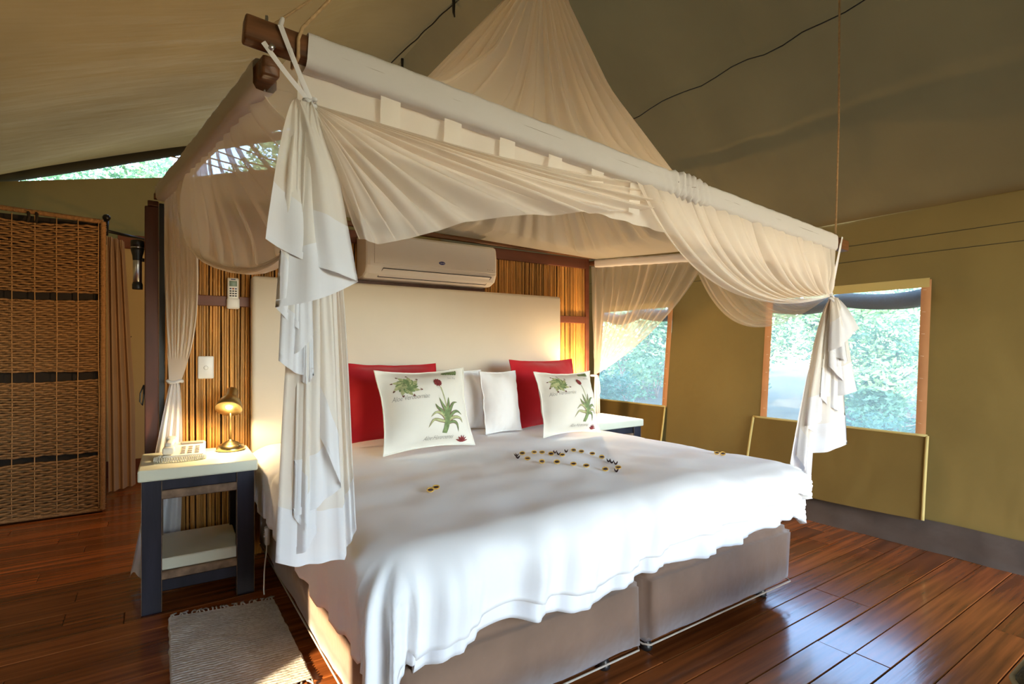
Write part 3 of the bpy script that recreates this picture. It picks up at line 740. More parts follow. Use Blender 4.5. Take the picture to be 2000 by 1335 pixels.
lamp('assumed lit brass desk lamp on the far nightstand behind the cushions', (2.64, -.17, .612), .75, 19.0, -2.2)  # hidden lamp, assumed from the warm glow on wall and headboard
# assumed wall lamp, added unseen on the wash-area side to light the passage
e = empty('added_wall_lamp', (.62, .06, 1.2), 'lit wall lamp assumed and added on the wash-area side of the reed partition', 'lamp')
B().box(.57, .67, .036, .05, 1.12, 1.28, .004, 1).build('back_plate', 'black', e)
B().lathe([(.0, 1.14), (.05, 1.14), (.052, 1.15), (.052, 1.26), (.05, 1.265)], 20, (.62, .12, 0)).build('shade', 'added_lamp_glass', e)
d = bpy.data.lights.new('added_wall_light', 'POINT'); d.energy = 20; d.color = (1, .60, .26); d.shadow_soft_size = .05
o = bpy.data.objects.new('added_wall_light', d); COL.objects.link(o); o.parent = e; o.location = (0, .06, .11)
# its flex
tag(B().tube([(.400, -.168, .618), (.395, -.12, .617), (.385, -.075, .618), (.385, -.055, .60), (.385, -.048, .3), (.38, -.048, .012)], .0025, 6).build('lamp_flex', 'black'), 'thin dark lamp flex running down behind the nightstand', 'cable')

# telephone
e = empty('telephone', (.140, -.262, .6125), 'cream desk telephone with a coiled cord on the nightstand', 'telephone', rz=-.12)
def wedge(x0, x1, y0, y1, zf, zb, z0=0.0):
    vs = [(x0, y0, z0), (x1, y0, z0), (x1, y1, z0), (x0, y1, z0), (x0, y0, zf), (x1, y0, zf), (x1, y1, zb), (x0, y1, zb)]
    bm = bmesh.new(); q = [bm.verts.new(v) for v in vs]
    for f in [(0, 3, 2, 1), (4, 5, 6, 7), (0, 1, 5, 4), (1, 2, 6, 5), (2, 3, 7, 6), (3, 0, 4, 7)]: bm.faces.new([q[i] for i in f])
    bmesh.ops.bevel(bm, geom=bm.edges[:], offset=.004, segments=2, affect='EDGES'); bm.verts.index_update()
    b = B(); b.add([v.co.copy() for v in bm.verts], [tuple(v.index for v in f.verts) for f in bm.faces]); bm.free(); return b
wedge(-.082, .082, -.085, .085, .022, .058).build('body', 'phone', e, False, True)
hs = B()
hs.box(-.080, -.034, -.098, -.048, .030, .062, .008, 2); hs.box(-.080, -.034, .045, .095, .056, .088, .008, 2)
hs.box(-.073, -.041, -.07, .07, .058, .080, .009, 2)
hs.build('handset', 'phone', e, True, True)
B().box(-.02, .075, .045, .078, .052, .0605, .002, 1).build('display', 'phone_key', e, False, True)
for i in range(3):
    for j in range(4):
        x0 = -.012 + i * .028; y0 = -.065 + j * .024; zz = .022 + (y0 + .085) / .17 * .036
        B().box(x0, x0 + .017, y0, y0 + .014, zz - .002, zz + .006, .0015, 1).build('key', 'phone_key', e, False, True)
pts = []
for k in range(260):
    t_ = k / 259; base = smoothpoly([(-.085, -.09, .02), (-.11, -.10, .012), (-.06, -.115, .010), (0, -.118, .010), (.05, -.11, .010), (.088, -.09, .010), (.09, -.05, .012)], t_)
    pts.append(base + V((0, .0085 * math.cos(k * .9), .0085 * math.sin(k * .9))))
B().tube(pts, .0022, 4).build('coiled_cord', 'phone', e, True, True)

# aircon remote in its holder, switch plate
e = empty('remote_control', (.368, -.03, 1.34), 'white air conditioner remote with grey screen in a holder on the rail', 'remote')
B().box(.341, .395, -.046, -.026, 1.352, 1.492, .008, 3).build('body', 'plastic', e)
B().box(.338, .399, -.052, -.022, 1.328, 1.385, .010, 3).build('holder', 'plastic', e)
B().box(.350, .386, -.0475, -.045, 1.447, 1.475, .001, 1).build('screen', 'lcd', e)
B().box(.357, .379, -.0475, -.045, 1.481, 1.4855, .001, 1).build('badge', 'btn_blue', e)
B().lathe([(0, 0), (.005, 0), (.005, .002), (0, .002)], 10).xf(Matrix.Translation((.368, -.0455, 1.434)) @ Matrix.Rotation(PI / 2, 4, 'X')).build('power_button', 'btn_red', e)
for i in range(4):
    for j in range(3):
        if i == 0 and j == 1: continue
        x0 = .351 + j * .0125; z0 = 1.434 - i * .0125
        B().box(x0, x0 + .009, -.0475, -.045, z0 - .003, z0 + .003, .0008, 1).build('button', 'btn_blue' if i == 0 else 'ac_line', e)
e = empty('light_switch', (.244, -.02, 1.02), 'white switch plate on the reed partition above the lamp', 'switch')
B().box(.208, .281, -.024, -.004, .963, 1.08, .006, 2).build('plate', 'plastic', e)
B().lathe([(0, 0), (.010, 0), (.010, .002), (.008, .003), (0, .003)], 16).xf(Matrix.Translation((.2445, -.0235, 1.02)) @ Matrix.Rotation(PI / 2, 4, 'X')).build('rocker', 'plastic', e)
B().tube([(.2445 + .0103 * math.cos(q * PI / 10), -.0245, 1.02 + .0103 * math.sin(q * PI / 10)) for q in range(21)], .0007, 4, False).build('rocker_ring', 'phone_key', e)

# air conditioner
e = empty('air_conditioner', (1.47, -.1, 1.53), 'white split air conditioner with a blue oval badge above the headboard', 'air conditioner')
def ac_sec(x, s=1.0):
    prof = [(-.025, 1.53), (-.13, 1.532), (-.185, 1.555), (-.205, 1.60), (-.207, 1.72), (-.200, 1.775), (-.185, 1.79), (-.025, 1.792)]
    return [V((x, lerp(-.1, p, s) if s < 1 else p, lerp(1.66, z, s) if s < 1 else z)) for p, z in prof]
b = B(); xs = [(1.03, .90), (1.037, .965), (1.05, 1), (1.895, 1), (1.908, .965), (1.915, .90)]
vs = [v for x, s in xs for v in ac_sec(x, s)]; n = 8
fs = [(i * n + k, i * n + k + 1, (i + 1) * n + k + 1, (i + 1) * n + k) for i in range(len(xs) - 1) for k in range(n - 1)]
fs += [tuple(range(n)), tuple((len(xs) - 1) * n + k for k in reversed(range(n)))]
b.add(vs, fs).build('body', 'ac_white', e, False)
B().box(1.075, 1.90, -.2105, -.203, 1.612, 1.777, .004, 2).build('front_panel', 'ac_white', e, False)
P0, P1 = V((0, -.2055, 1.596)), V((0, -.150, 1.538))
dn = (P1 - P0); nrm = V((0, -.72, -.69))
def onflap(x, t, off): return V((x, 0, 0)) + P0 + dn * t + nrm * off
b = B(); b.add([onflap(1.13, .1, .006), onflap(1.87, .1, .006), onflap(1.85, .85, .006), onflap(1.11, .85, .006), onflap(1.13, .1, -.004), onflap(1.87, .1, -.004), onflap(1.85, .85, -.004), onflap(1.11, .85, -.004)],
      [(0, 3, 2, 1), (4, 5, 6, 7), (0, 1, 5, 4), (1, 2, 6, 5), (2, 3, 7, 6), (3, 0, 4, 7)]).build('louvre', 'ac_white', e, False)
B().tube([onflap(1.87, .08, .006), onflap(1.13, .08, .006), onflap(1.11, .87, .006), onflap(1.85, .87, .006), onflap(1.87, .08, .006)], .0026, 5, False).build('louvre_gap', 'ac_line', e)
lg = B().lathe([(0, 0), (.0215, 0), (.0215, .001), (0, .0016)], 24).xf(Matrix.Translation((1.507, -.2105, 1.648)) @ Matrix.Rotation(PI / 2, 4, 'X') @ Matrix.Diagonal((1, .48, 1, 1))).build('badge', 'logo_blue', e)
c = bpy.data.curves.new('t', 'FONT'); c.body = 'Carrier'; c.size = 1; c.shear = .35; c.resolution_u = 2; c.align_x = 'CENTER'; o = bpy.data.objects.new('t', c); me = bpy.data.meshes.new_from_object(o)
mesh('badge_lettering', [(1.507 + v.co.x * .0115, -.2127, 1.6448 + v.co.y * .0115) for v in me.vertices], [tuple(p.vertices) for p in me.polygons], 'logo_white', lg)
for k in range(3): B().box(1.835 + .018 * k, 1.841 + .018 * k, -.2115, -.2095, 1.632, 1.636).build('indicator', 'phone_key', e)

# electric blanket controller hanging by the bed
e = empty('blanket_controller', (.463, -.47, .20), 'white electric blanket controller with cord hanging at the bed side', 'controller')
B().box(.447, .470, -.50, -.462, .200, .285, .008, 2).build('handset', 'plastic', e)
for k in range(2): B().box(.444, .449, -.488, -.474, .240 + .02 * k, .249 + .02 * k).build('button', 'phone_key', e, False)
B().tube([smoothpoly([(.458, -.481, .203), (.455, -.485, .16), (.445, -.50, .1), (.437, -.53, .02), (.432, -.57, .008)], k / 16) for k in range(17)], .003, 6).build('cord', 'plastic', e)

# rug
e = empty('woven_rug', (.27, -.95, 0), 'grey handwoven cotton rug with knotted fringes on the floor', 'rug')
RC = [V((.066, -.575, 0)), V((.462, -.645, 0)), V((.462, -1.33, 0)), V((.055, -1.31, 0))]
def rugp(u, v, z=0.0):
    p = L3(L3(RC[0], RC[1], u), L3(RC[3], RC[2], u), v)
    p.x += .005 * nz(v * 14, 3) * (1 if u < .5 else -1) * abs(2 * u - 1); p.z = z; return p
def rugf(u, v):
    z = .009 + .0025 * math.sin(v * 2 * PI * 46 + 2.0 * nz(u * 9, v * 5)) * (.6 + .6 * nz(u * 40, v * 30)) + .003 * nz(u * 4, v * 6)
    return rugp(u, v, max(.003, z) if 0 < u < 1 else .001)
B().grid(rugf, 90, 230).build('weave', 'rug', e)
for side in (0, 1):
    for k in range(26):
        p = rugp((k + .5) / 26, side, .006); d = -1 if side else 1
        rr2 = random.Random(k + side * 50); s1, s2 = rr2.uniform(-.018, .018), rr2.uniform(-.02, .02)
        B().tube([p, p + V((s1 * .4, d * .012, .004)), p + V((s1, d * .024, .001)), p + V((s1 + s2, d * .036, -.001))], .0032, 5).build('tassel', 'rug', e)

# footstool at the edge of the room
e = empty('footstool', (1.95, -3.18, 0), 'dark olive tweed footstool with pale piping in the corner of the room', 'footstool')
b = B().box(1.60, 2.30, -3.53, -2.83, .12, .40, .05, 4)
b.build('upholstery', 'ottoman', e)
B().tube([(1.60, -3.48, .36), (1.60, -2.88, .36), (1.615, -2.845, .36), (1.65, -2.83, .36), (2.25, -2.83, .36), (2.30, -2.87, .36)], .008, 8).build('piping', 'ottoman_piping', e)
B().tube([(1.613, -2.843, .15), (1.613, -2.843, .26), (1.615, -2.845, .36)], .007, 8).build('piping', 'ottoman_piping', e)
for lx in (1.68, 2.22):
    for ly in (-3.45, -2.91): B().lathe([(0, 0), (.018, 0), (.026, .12)], 12, (lx, ly, 0)).build('leg', 'timber', e)

# ------------------------------------------------------------------ canopy frame
FLx, FRx, FY_ = .178, 3.01, -1.85
def ftop(x): return 1.874 - .0665 * (x - .2)
fc = empty('canopy_frame', (1.5, -.9, 1.8), 'four-sided dark wooden canopy frame hung over the bed on ropes', 'canopy frame')
def beam(p0, p1, w, h, name='pole', bev=.006):
    p0, p1 = V(p0), V(p1); d = (p1 - p0); l = d.length; d.normalize(); side = d.cross(V((0, 0, 1))).normalized(); up = side.cross(d)
    b = B().box(0, l, -w / 2, w / 2, -h / 2, h / 2, bev, 2)
    M = Matrix(((d.x, side.x, up.x, p0.x), (d.y, side.y, up.y, p0.y), (d.z, side.z, up.z, p0.z), (0, 0, 0, 1)))
    return b.xf(M).build(name, 'pole_wood', fc)
FRONT0, FRONT1 = V((FLx, FY_, ftop(FLx) - .028)), V((3.045, FY_, ftop(3.045) - .028))
LEFT0, LEFT1 = V((.240, -1.838, 1.786)), V((.045, .0, 1.885))
RIGHT0, RIGHT1 = V((2.965, -1.82, 1.655)), V((2.925, .0, 1.80))
REAR0, REAR1 = V((.02, -.035, 1.868)), V((2.95, -.035, 1.845))
beam(FRONT0, FRONT1, .046, .056); beam(LEFT0, LEFT1, .040, .046); beam(RIGHT0, RIGHT1, .036, .036); beam(REAR0, REAR1, .03, .03)
B().tube([(.226, FY_, 1.84), (.227, FY_, 1.893)], .0035, 6).build('bolt', 'steel', fc)
B().tube([(.228, FY_ - .03, 1.80), (.235, FY_ - .034, 1.812)], .007, 6).build('bolt', 'steel', fc)
B().tube([(2.945, FY_, 1.66), (2.945, FY_, 1.70), (2.95, FY_, 1.708), (2.955, FY_, 1.70)], .004, 6).build('eye_hook', 'steel', fc)
# ropes
def rope(lab, pts, r=.0042):
    tag(B().tube(pts, r, 6).build('rope', 'rope_tan'), lab, 'rope')
rope('sisal rope tied round the lamp-side corner of the canopy frame', [(.290, -1.818, 1.85), (.290, -1.818, 1.803), (.290, -1.850, 1.801), (.290, -1.882, 1.803), (.290, -1.882, 1.845), (.30, -1.882, 1.875), (.40, -1.865, 2.02), (1.60, -1.75, 3.40)])
rope('second thinner rope from the lamp-side corner of the canopy frame to the ridge', [(.236, -1.84, 1.876), (.35, -1.83, 2.0), (1.55, -1.6, 3.42)], .003)
rope('straight rope holding the window-side corner of the canopy frame', [(2.948, FY_, 1.714), (2.75, -1.955, 2.2), (2.44, -2.10, 2.96)], .0042)
tag(B().tube([V(roof_right((y + 6.2) / 9.2, .53 + .015 * nz(y * .8))) + V((-.015, 0, -.02)) for y in [-2.8 + .1 * k for k in range(48)]], .0035, 5).build('roof_cable', 'black'), 'thin black cable strung along the roof slope', 'cable')
rc = empty('ridge_cord', (1.75, 0, 3.5), 'dark cord with two hooks strung under the ridge', 'cord')
B().tube([(lerp(1.80, 1.66, (y - .1) / 1.1) + .012 * nz(y * 5), y, lerp(3.57, 3.50, (y - .1) / 1.1) + .008 * nz(y * 6, 3)) for y in [.1 + .05 * k for k in range(23)]], .005, 5).build('cord', 'black', rc)
for y in (.17, 1.1): B().tube([(1.79, y, 3.59), (1.79, y, 3.50), (1.795, y - .004, 3.47)], .013, 6, True, lambda t: 1 - .5 * t).build('hook', 'black', rc)

# ------------------------------------------------------------------ mosquito net
net = empty('mosquito_net', (1.5, -.9, 1.8), 'white mosquito net canopy gathered to the ridge with tied corner drapes', 'mosquito net')
def pleated(fn, n, k=1.7, depth=.010, axis=(0, -1, 0), seed=0):
    # gathers the cloth: neighbouring strands fold over each other
    ax = V(axis)
    def f(u, v):
        th = 2 * PI * n * (u + .35 / n * nz(u * n * .45, seed)) + .5 * nz(u * n * .5, v * 1.5, seed)
        kk = k * (.65 + .5 * nz(u * n * .4, 5, seed)) 
        uu = min(1, max(0, u + kk / (2 * PI * n) * math.sin(th)))
        return V(fn(uu, v)) + ax * (depth * math.cos(th) * math.sin(min(1, .08 + v * 1.1) * PI) ** .5)
    return f
# sleeves over the poles
def sleeve(p0, p1, t0, t1, w, h, name='pole_sleeve', ru=None):
    p0, p1 = V(p0), V(p1); a = p0.lerp(p1, t0); c = p0.lerp(p1, t1); d = (c - a).normalized(); side = d.cross(V((0, 0, 1))).normalized(); up = side.cross(d)
    def f(u, v):
        ang = 2 * PI * v; ca, sa = math.cos(ang), math.sin(ang)
        k = (abs(ca) ** 9 + abs(sa) ** 9) ** (-1 / 9)
        low = -sa if sa < 0 else 0
        x = u * (c - a).length
        r = .0022 * nz(x * 5, v * 4, 2) + .0006 * math.sin(x * 60 + 3 * nz(x * 9, v * 6))
        if ru and ru[0] < u < ru[1]:
            q = math.sin((u - ru[0]) / (ru[1] - ru[0]) * PI); r += .010 * q * math.sin(u * 420 + 2.2 * math.sin(v * 6.3) + 3 * nz(u * 30, v * 3)) + .004 * q
        return a + d * x + side * (ca * k * (w / 2 + r)) + up * (sa * k * (h / 2 + r) - (.012 * low))
    return B().grid(f, 340 if ru else 120, 20).build(name, 'sleeve', net)
sleeve(FRONT0, FRONT1, .047, .953, .060, .074, ru=(.49, .60))
sleeve(LEFT0, LEFT1, .03, .955, .054, .062)
sleeve(RIGHT0, RIGHT1, .06, .955, .046, .046)
# roof of the net, gathered up to the ridge
APEX = V((1.62, -1.08, 3.50))
CORN = [FRONT0 + V((.15, 0, .034)), FRONT1 + V((-.15, 0, .034)), RIGHT1 + V((0, -.09, .021)), LEFT1 + V((0, -.09, .027))]
def net_roof(u, v):
    p = poly(CORN + [CORN[0]], u); k = v ** 1.25
    side = min(1, max(0, (p.x - .1) / 2.8))
    zr = interp([(0, 3.5), (.05, 3.1), (.09, 2.85), (.235, 2.42), (.46, 1.99), (.7, 1.80), (1, 0)], k); zr2 = interp([(0, 3.5), (.09, 2.87), (.35, 2.36), (.6, 2.04), (.8, 1.9), (1, 0)], k)
    z = lerp(zr2, zr, side)
    if k > .7: z = lerp(lerp(1.97, 1.80, side), p.z, (k - .7) / .3)
    q = V((lerp(APEX.x, p.x, k), lerp(APEX.y, p.y, k), z))
    fold = (math.sin(u * 2 * PI * 38 + 4 * nz(u * 20)) * .6 + nz(u * 90, v * 1.5)) * .026 * min(1, k * 2.2) * (1 - max(0, k - .75) * 3.9)
    d = V((p.x - APEX.x, p.y - APEX.y, 0)); d.normalize()
    return q + d * fold + V((0, 0, fold * .5))
B().grid(pleated(net_roof, 64, 1.5, .006, (0, -1, .3), 1), 900, 40).build('net_roof', 'net_roof', net)
KL, KR = V((.318, -1.865, 1.702)), V((2.845, -1.865, 1.382))
KRv = V((.827, -.562, 0))
def fr_pt(x, dz=0.0): return V((x, FY_ - .004, ftop(x) - .058 + dz))
# short see-through valance with cloth tabs under the front sleeve
B().grid(lambda u, v: fr_pt(lerp(.30, 2.90, u)) + V((0, .018 + .006 * math.sin(u * 140) * v + .02 * v, -.15 * v)), 200, 6).build('front_valance', 'net_dense', net)
for k in range(8):
    x0 = .50 + .185 * k
    B().grid(lambda u, v: fr_pt(x0 + .055 * u) + V((0, -.004 + .010 * v, -.125 * v)), 3, 4).build('tab', 'net_dense', net)
# front swag drawn to the lamp-side knot
EDGE = [(.440, -1.85, 1.400), (.501, -1.85, 1.393), (.633, -1.85, 1.434), (.797, -1.85, 1.494), (1.128, -1.845, 1.560), (1.362, -1.845, 1.600), (1.60, -1.83, 1.655), (1.58, -1.825, 1.70), (1.50, -1.825, 1.735)]
def front_swag(u, v):
    e_ = smoothpoly(EDGE, u); p = KL.lerp(e_, v)
    sag = math.sin(v * PI) * (.035 + .05 * max(0, u - .15)) * (1 - .5 * u)
    topline = -.05 * math.sin(v * PI) * max(0, u - .6)
    fold = (math.sin(u * 2 * PI * 11 + 2 * nz(u * 9)) * .7 + nz(u * 26, v * 2)) * .020 * math.sin(min(1, v * 1.5) * PI / 2)
    return p + V((0, -.012 - .03 * math.sin(v * PI) + fold, -sag * .55 + topline))
B().grid(pleated(front_swag, 15, 1.9, .010, seed=2), 260, 50).build('front_swag', 'net', net)
# front panel drawn to the window-side knot
def bez(a, b, c, t): return a * (1 - t) ** 2 + b * (2 * t * (1 - t)) + c * t * t
def front_right(u, v):
    p0 = fr_pt(lerp(1.43, 2.90, u)); c = V((lerp(1.80, 2.84, u), lerp(-1.86, -1.87, u), lerp(1.165, 1.43, u)))
    p = bez(p0, c, KR, v)
    fold = (math.sin(u * 2 * PI * 13 + 2 * nz(u * 8)) * .8 + nz(u * 30, v * 2)) * .018 * math.sin(min(1, v * 1.2) * PI) ** .6
    return p + V((0, -.012 + fold, .3 * fold))
B().grid(pleated(front_right, 17, 1.9, .010, seed=3), 280, 44).build('front_swag', 'net', net)
# window-side panel drawn forward to the same knot
def right_front(u, v):
    t = lerp(.46, .06, u); p0 = RIGHT0.lerp(RIGHT1, t) + V((-.01, 0, -.03)); c = V((3.0, lerp(-1.22, -1.86, u), lerp(.99, 1.42, u)))
    p = bez(p0, c, KR, v)
    fold = (math.sin(u * 2 * PI * 10) + nz(u * 25, v * 2)) * .016 * math.sin(min(1, v * 1.2) * PI) ** .6
    return p + V((fold, .2 * fold, 0))
B().grid(pleated(right_front, 12, 2.0, .010, (-1, 0, 0), 4), 220, 40).build('side_swag', 'net_thin', net)
# window-side panel drawn back to the reed partition
TR = V((2.925, -.055, .905))
def right_rear(u, v):
    t = lerp(.985, .40, u); p0 = RIGHT0.lerp(RIGHT1, t) + V((.0, 0, -.025)); c = V((2.925, lerp(-.06, -.80, u), lerp(1.3, 1.22, u)))
    p = bez(p0, c, TR, v)
    fold = (math.sin(u * 2 * PI * 11 + 2 * nz(u * 7)) + .7 * nz(u * 26, v * 2)) * .015 * math.sin(min(1, v * 1.3) * PI) ** .5
    return p + V((fold, .15 * fold, 0))
B().grid(pleated(right_rear, 12, 2.2, .010, (-1, 0, 0), 5), 220, 44).build('side_panel', 'net_thin', net)
def tail_r(u, v): 
    w = lerp(.03, .10, v ** .7); return V((2.955 - w / 2 + w * u, TR.y + .010 * math.sin(u * 19), lerp(TR.z, .03, v)))
B().grid(tail_r, 30, 20).build('tail', 'net', net)
B().tube([(2.925 + .022 * math.cos(a * PI / 8), TR.y + .022 * math.sin(a * PI / 8), TR.z) for a in range(17)], .008, 6).build('tie', 'cotton', net)
B().tube([(2.925, -.078, .90), (2.938, -.10, .86), (2.942, -.105, .78), (2.936, -.09, .73)], .005, 5).build('tie', 'cotton', net)
# lamp-side panel drawn back to the partition
TL = V((.108, -.058, .955))
def left_rear(u, v):
    t = lerp(.96, .62, u); p0 = LEFT0.lerp(LEFT1, t) + V((.01, 0, -.028)); c = V((lerp(.06, .25, u), lerp(-.07, -.28, u), lerp(1.35, 1.33, u)))
    p = bez(p0, c, TL + V(((u - .5) * .05, 0, 0)), v)
    fold = (math.sin(u * 2 * PI * 8 + 2 * nz(u * 7)) + .7 * nz(u * 24, v * 2)) * .014 * math.sin(min(1, v * 1.2) * PI) ** .5
    return p + V((.4 * fold, fold, 0))
B().grid(pleated(left_rear, 9, 2.0, .010, seed=6), 180, 44).build('side_panel', 'net_dense', net)
def tail_l(u, v):
    w = lerp(.035, .20, v ** .75); cx = lerp(TL.x, .045, v ** 1.3)
    f = math.sin(u * 2 * PI * 3.5 + 1) * lerp(.006, .014, v)
    return V((cx + (u - .5) * w - .02 * v, TL.y + .010 + f - .10 * v * max(0, .35 - u), lerp(TL.z, .03 + .04 * nz(u * 6), v)))
B().grid(tail_l, 60, 40).build('tail', 'cotton', net)
B().tube([(TL.x + .030 * math.cos(a * PI / 8), TL.y + .022 * math.sin(a * PI / 8), TL.z + .004 * math.sin(a)) for a in range(17)], .009, 6).build('tie', 'cotton', net)
# lamp-side panel drawn forward to the front knot
LF_REAR = [LEFT0.lerp(LEFT1, .70) + V((.008, 0, -.03)), V((.125, -.58, 1.66)), V((.155, -.80, 1.475)), V((.235, -1.02, 1.385)), V((.335, -1.22, 1.375)), V((.40, -1.45, 1.46)), V((.35, -1.72, 1.62)), KL + V((-.01, .01, 0))]
LF_FRONT = [LEFT0.lerp(LEFT1, .04) + V((.008, 0, -.03)), V((.262, -1.835, 1.745)), V((.27, -1.84, 1.73)), V((.28, -1.845, 1.725)), V((.29, -1.85, 1.72)), V((.298, -1.852, 1.715)), V((.305, -1.855, 1.71)), KL + V((-.01, .01, 0))]
def left_front(u, v):
    w = .10 + .80 * u; r0 = LEFT0.lerp(LEFT1, lerp(.70, .03, u)) + V((.008, 0, -.03))
    up = .02 + .10 * u
    if v < .62:
        k = v / .62; e_ = smoothpoly(LF_REAR, w) + V((0, 0, up * (1 - u)))
        k2 = k * k * (3 - 2 * k); p = V((lerp(r0.x, e_.x, k2), lerp(r0.y, e_.y, k2), lerp(r0.z, e_.z, k)))
    else:
        k = (v - .62) / .38; p = smoothpoly(LF_REAR, lerp(w, 1, k)) + V((0, 0, up * (1 - u) * (1 - k)))
    fold = (math.sin(u * 2 * PI * 12 + 3 * nz(u * 7)) + .9 * nz(u * 26, v * 1.5)) * .020 * math.sin(min(1, v * 1.05) * PI) ** .5 * (1 - .4 * u)
    return p + V((fold, .3 * fold, 0))
B().grid(pleated(left_front, 12, 2.2, .012, (-1, 0, 0), 7), 230, 56).build('side_swag', 'net', net)
# straps and knots
def strap(p, q, w=.006, n=10):
    p, q = V(p), V(q); d = (q - p).normalized(); s = d.cross(V((0, 1, 0))).normalized() * w
    return B().grid(lambda u, v: p.lerp(q, v) + s * (u - .5) * 2 + V((0, -.0015 * math.sin(u * PI), -.004 * math.sin(v * PI))), 2, n).build('strap', 'cotton', net)
strap((.250, -1.884, 1.864), KL + V((.0, -.012, .012))); strap((.214, -1.885, 1.812), KL + V((-.008, -.012, .012)), .006); strap((.272, -1.886, 1.815), KL + V((-.002, .0, .014)), .004)
B().tube([(.258, -1.815, 1.86), (.258, -1.822, 1.880), (.258, -1.850, 1.882), (.256, -1.880, 1.881), (.250, -1.884, 1.862)], .005, 6).build('strap_loop', 'cotton', net)
def knot(K, r=.016):
    return B().tube([K + V((r * math.cos(a * .8) * .8, -.012 + .5 * r * math.sin(a * .8), .012 - .0022 * a + .006 * math.sin(a * 1.7))) for a in range(17)], .006, 6).build('knot', 'cotton', net)
knot(KL); knot(KR, .018)
B().tube([KL + V((.0, -.02, .0)), KL + V((-.012, -.022, -.02)), KL + V((-.01, -.022, -.045))], .0045, 6).build('knot', 'cotton', net)
strap((2.940, -1.886, 1.69), KR + V((.0, -.012, .01)), .007); strap((2.922, -1.886, 1.655), KR + V((-.01, -.008, .01)), .006)

# corner drapes: cascades of zigzag folds with a white cotton hem
def cascade(K, hem, band, right, ydir, step, top_w, sheer_m):
    """hem: list of (l, z) zigzag corners; l runs along `right`; later folds lie behind (ydir)"""
    n = len(hem) - 1; per = 16
    def hp(s):
        i = min(int(s), n - 1); f = s - i; f2 = .5 - .5 * math.cos(f * PI) if 0 else f
        l = lerp(hem[i][0], hem[i + 1][0], f2); z = lerp(hem[i][1], hem[i + 1][1], f2)
        turn = .5 - .5 * math.cos(f * PI)
        return V((K.x, K.y, 0)) + right * l + ydir * (step * (i + turn) + .012 * math.sin(f * PI * 2 + i)) + V((0, 0, z - .012 * math.sin(f * PI)))
    def f(s, v):
        h = hp(s); topl = (hem[min(int(s), n - 1)][0] * .14 + (s / n - .5) * top_w)
        tp = V((K.x, K.y, K.z - .005)) + right * topl + ydir * (step * s * .4)
        e_ = v ** .62
        p = V((lerp(tp.x, h.x, e_), lerp(tp.y, h.y, e_), lerp(tp.z, h.z, v)))
        fr = s - min(int(s), n - 1)
        p += ydir * (.011 * math.sin(fr * PI * 5 + int(s) * 1.3 + .8 * nz(s, v * 2)) * math.sin(fr * PI) * (1 - .35 * v))
        p += ydir * (.010 * nz(s * 1.7, v * 2.5, 4) + .007 * math.sin(s * 5 + v * 2)) * math.sin(min(1, v * 2) * PI / 2)
        return p
    def cut(s): # where the cotton border starts
        h = hp(s); L_ = K.z - h.z; return max(.05, 1 - band / max(L_, band + .01))
    b1, b2, b3 = B(), B(), B()
    nu = n * per
    b1.grid(lambda u, v: f(u * n, v * cut(u * n)), nu, 26); b2.grid(lambda u, v: f(u * n, lerp(cut(u * n), 1, v)) - ydir * .001, nu, 8)
    o1 = b1.build('corner_drape', sheer_m, net); o2 = b2.build('hem_band', 'cotton', o1)
    b3.grid(lambda u, v: f(u * n, lerp(1 - .018 / max(.2, K.z - hp(u * n).z), 1, v)) - ydir * .003, nu, 2); b3.build('hem_fold', 'cotton', o1)
hemL = [(-.100, 1.368), (.112, 1.285), (-.076, 1.215), (.006, 1.150), (-.070, 1.092), (.012, 1.055), (-.012, 1.040), (.082, .770), (-.030, .715), (.03, .66), (-.066, .605), (.098, .578), (.128, .66), (.05, .70)]
cascade(KL + V((0, -.035, 0)), hemL, .135, V((1, -.08, 0)).normalized(), V((0, 1, 0)), .0085, .05, 'net_dense')
sc = 2.82 / 1044
hemR = [((px - 1617) * sc, z) for px, z in [(1661, 1.222), (1607, 1.105), (1644, 1.055), (1608, 1.030), (1662, .905), (1597, .875), (1634, .80), (1572, .72), (1656, .625), (1560, .57), (1590, .445), (1552, .52)]]
cascade(KR + V((.01, -.03, 0)), hemR, .15, KRv.normalized(), V((.562, .827, 0)), .010, .05, 'net_dense')

# ------------------------------------------------------------------ outside: trees and bushes seen through the windows and the gable
FR = random.Random(17)
def leaf_cloud(centre, rad, n, size, seed):
    r_ = random.Random(seed); vs = []; fs = []
    blobs = [(V((r_.uniform(-1, 1), r_.uniform(-1, 1), r_.uniform(-1, 1))), r_.uniform(.25, .5)) for _ in range(14)]
    for i in range(n):
        bc, br = r_.choice(blobs); d = V((r_.gauss(0, 1), r_.gauss(0, 1), r_.gauss(0, 1))).normalized() * br * r_.uniform(.6, 1.1)
        q = bc * .75 + d
        p = V((centre[0] + q.x * rad[0], centre[1] + q.y * rad[1], centre[2] + q.z * rad[2]))
        if p.z < -.4: p.z = -.4 + r_.random() * .4
        a = V((r_.gauss(0, 1), r_.gauss(0, 1), r_.gauss(0, .6))).normalized(); b_ = a.orthogonal().normalized()
        if r_.random() < .5: b_ = a.cross(b_)
        s = size * r_.uniform(.6, 1.4); k = len(vs)
        vs += [p, p + a * s * .5 + b_ * s * .24, p + a * s, p + a * s * .5 - b_ * s * .24]; fs.append((k, k + 1, k + 2, k + 3))
    return vs, fs
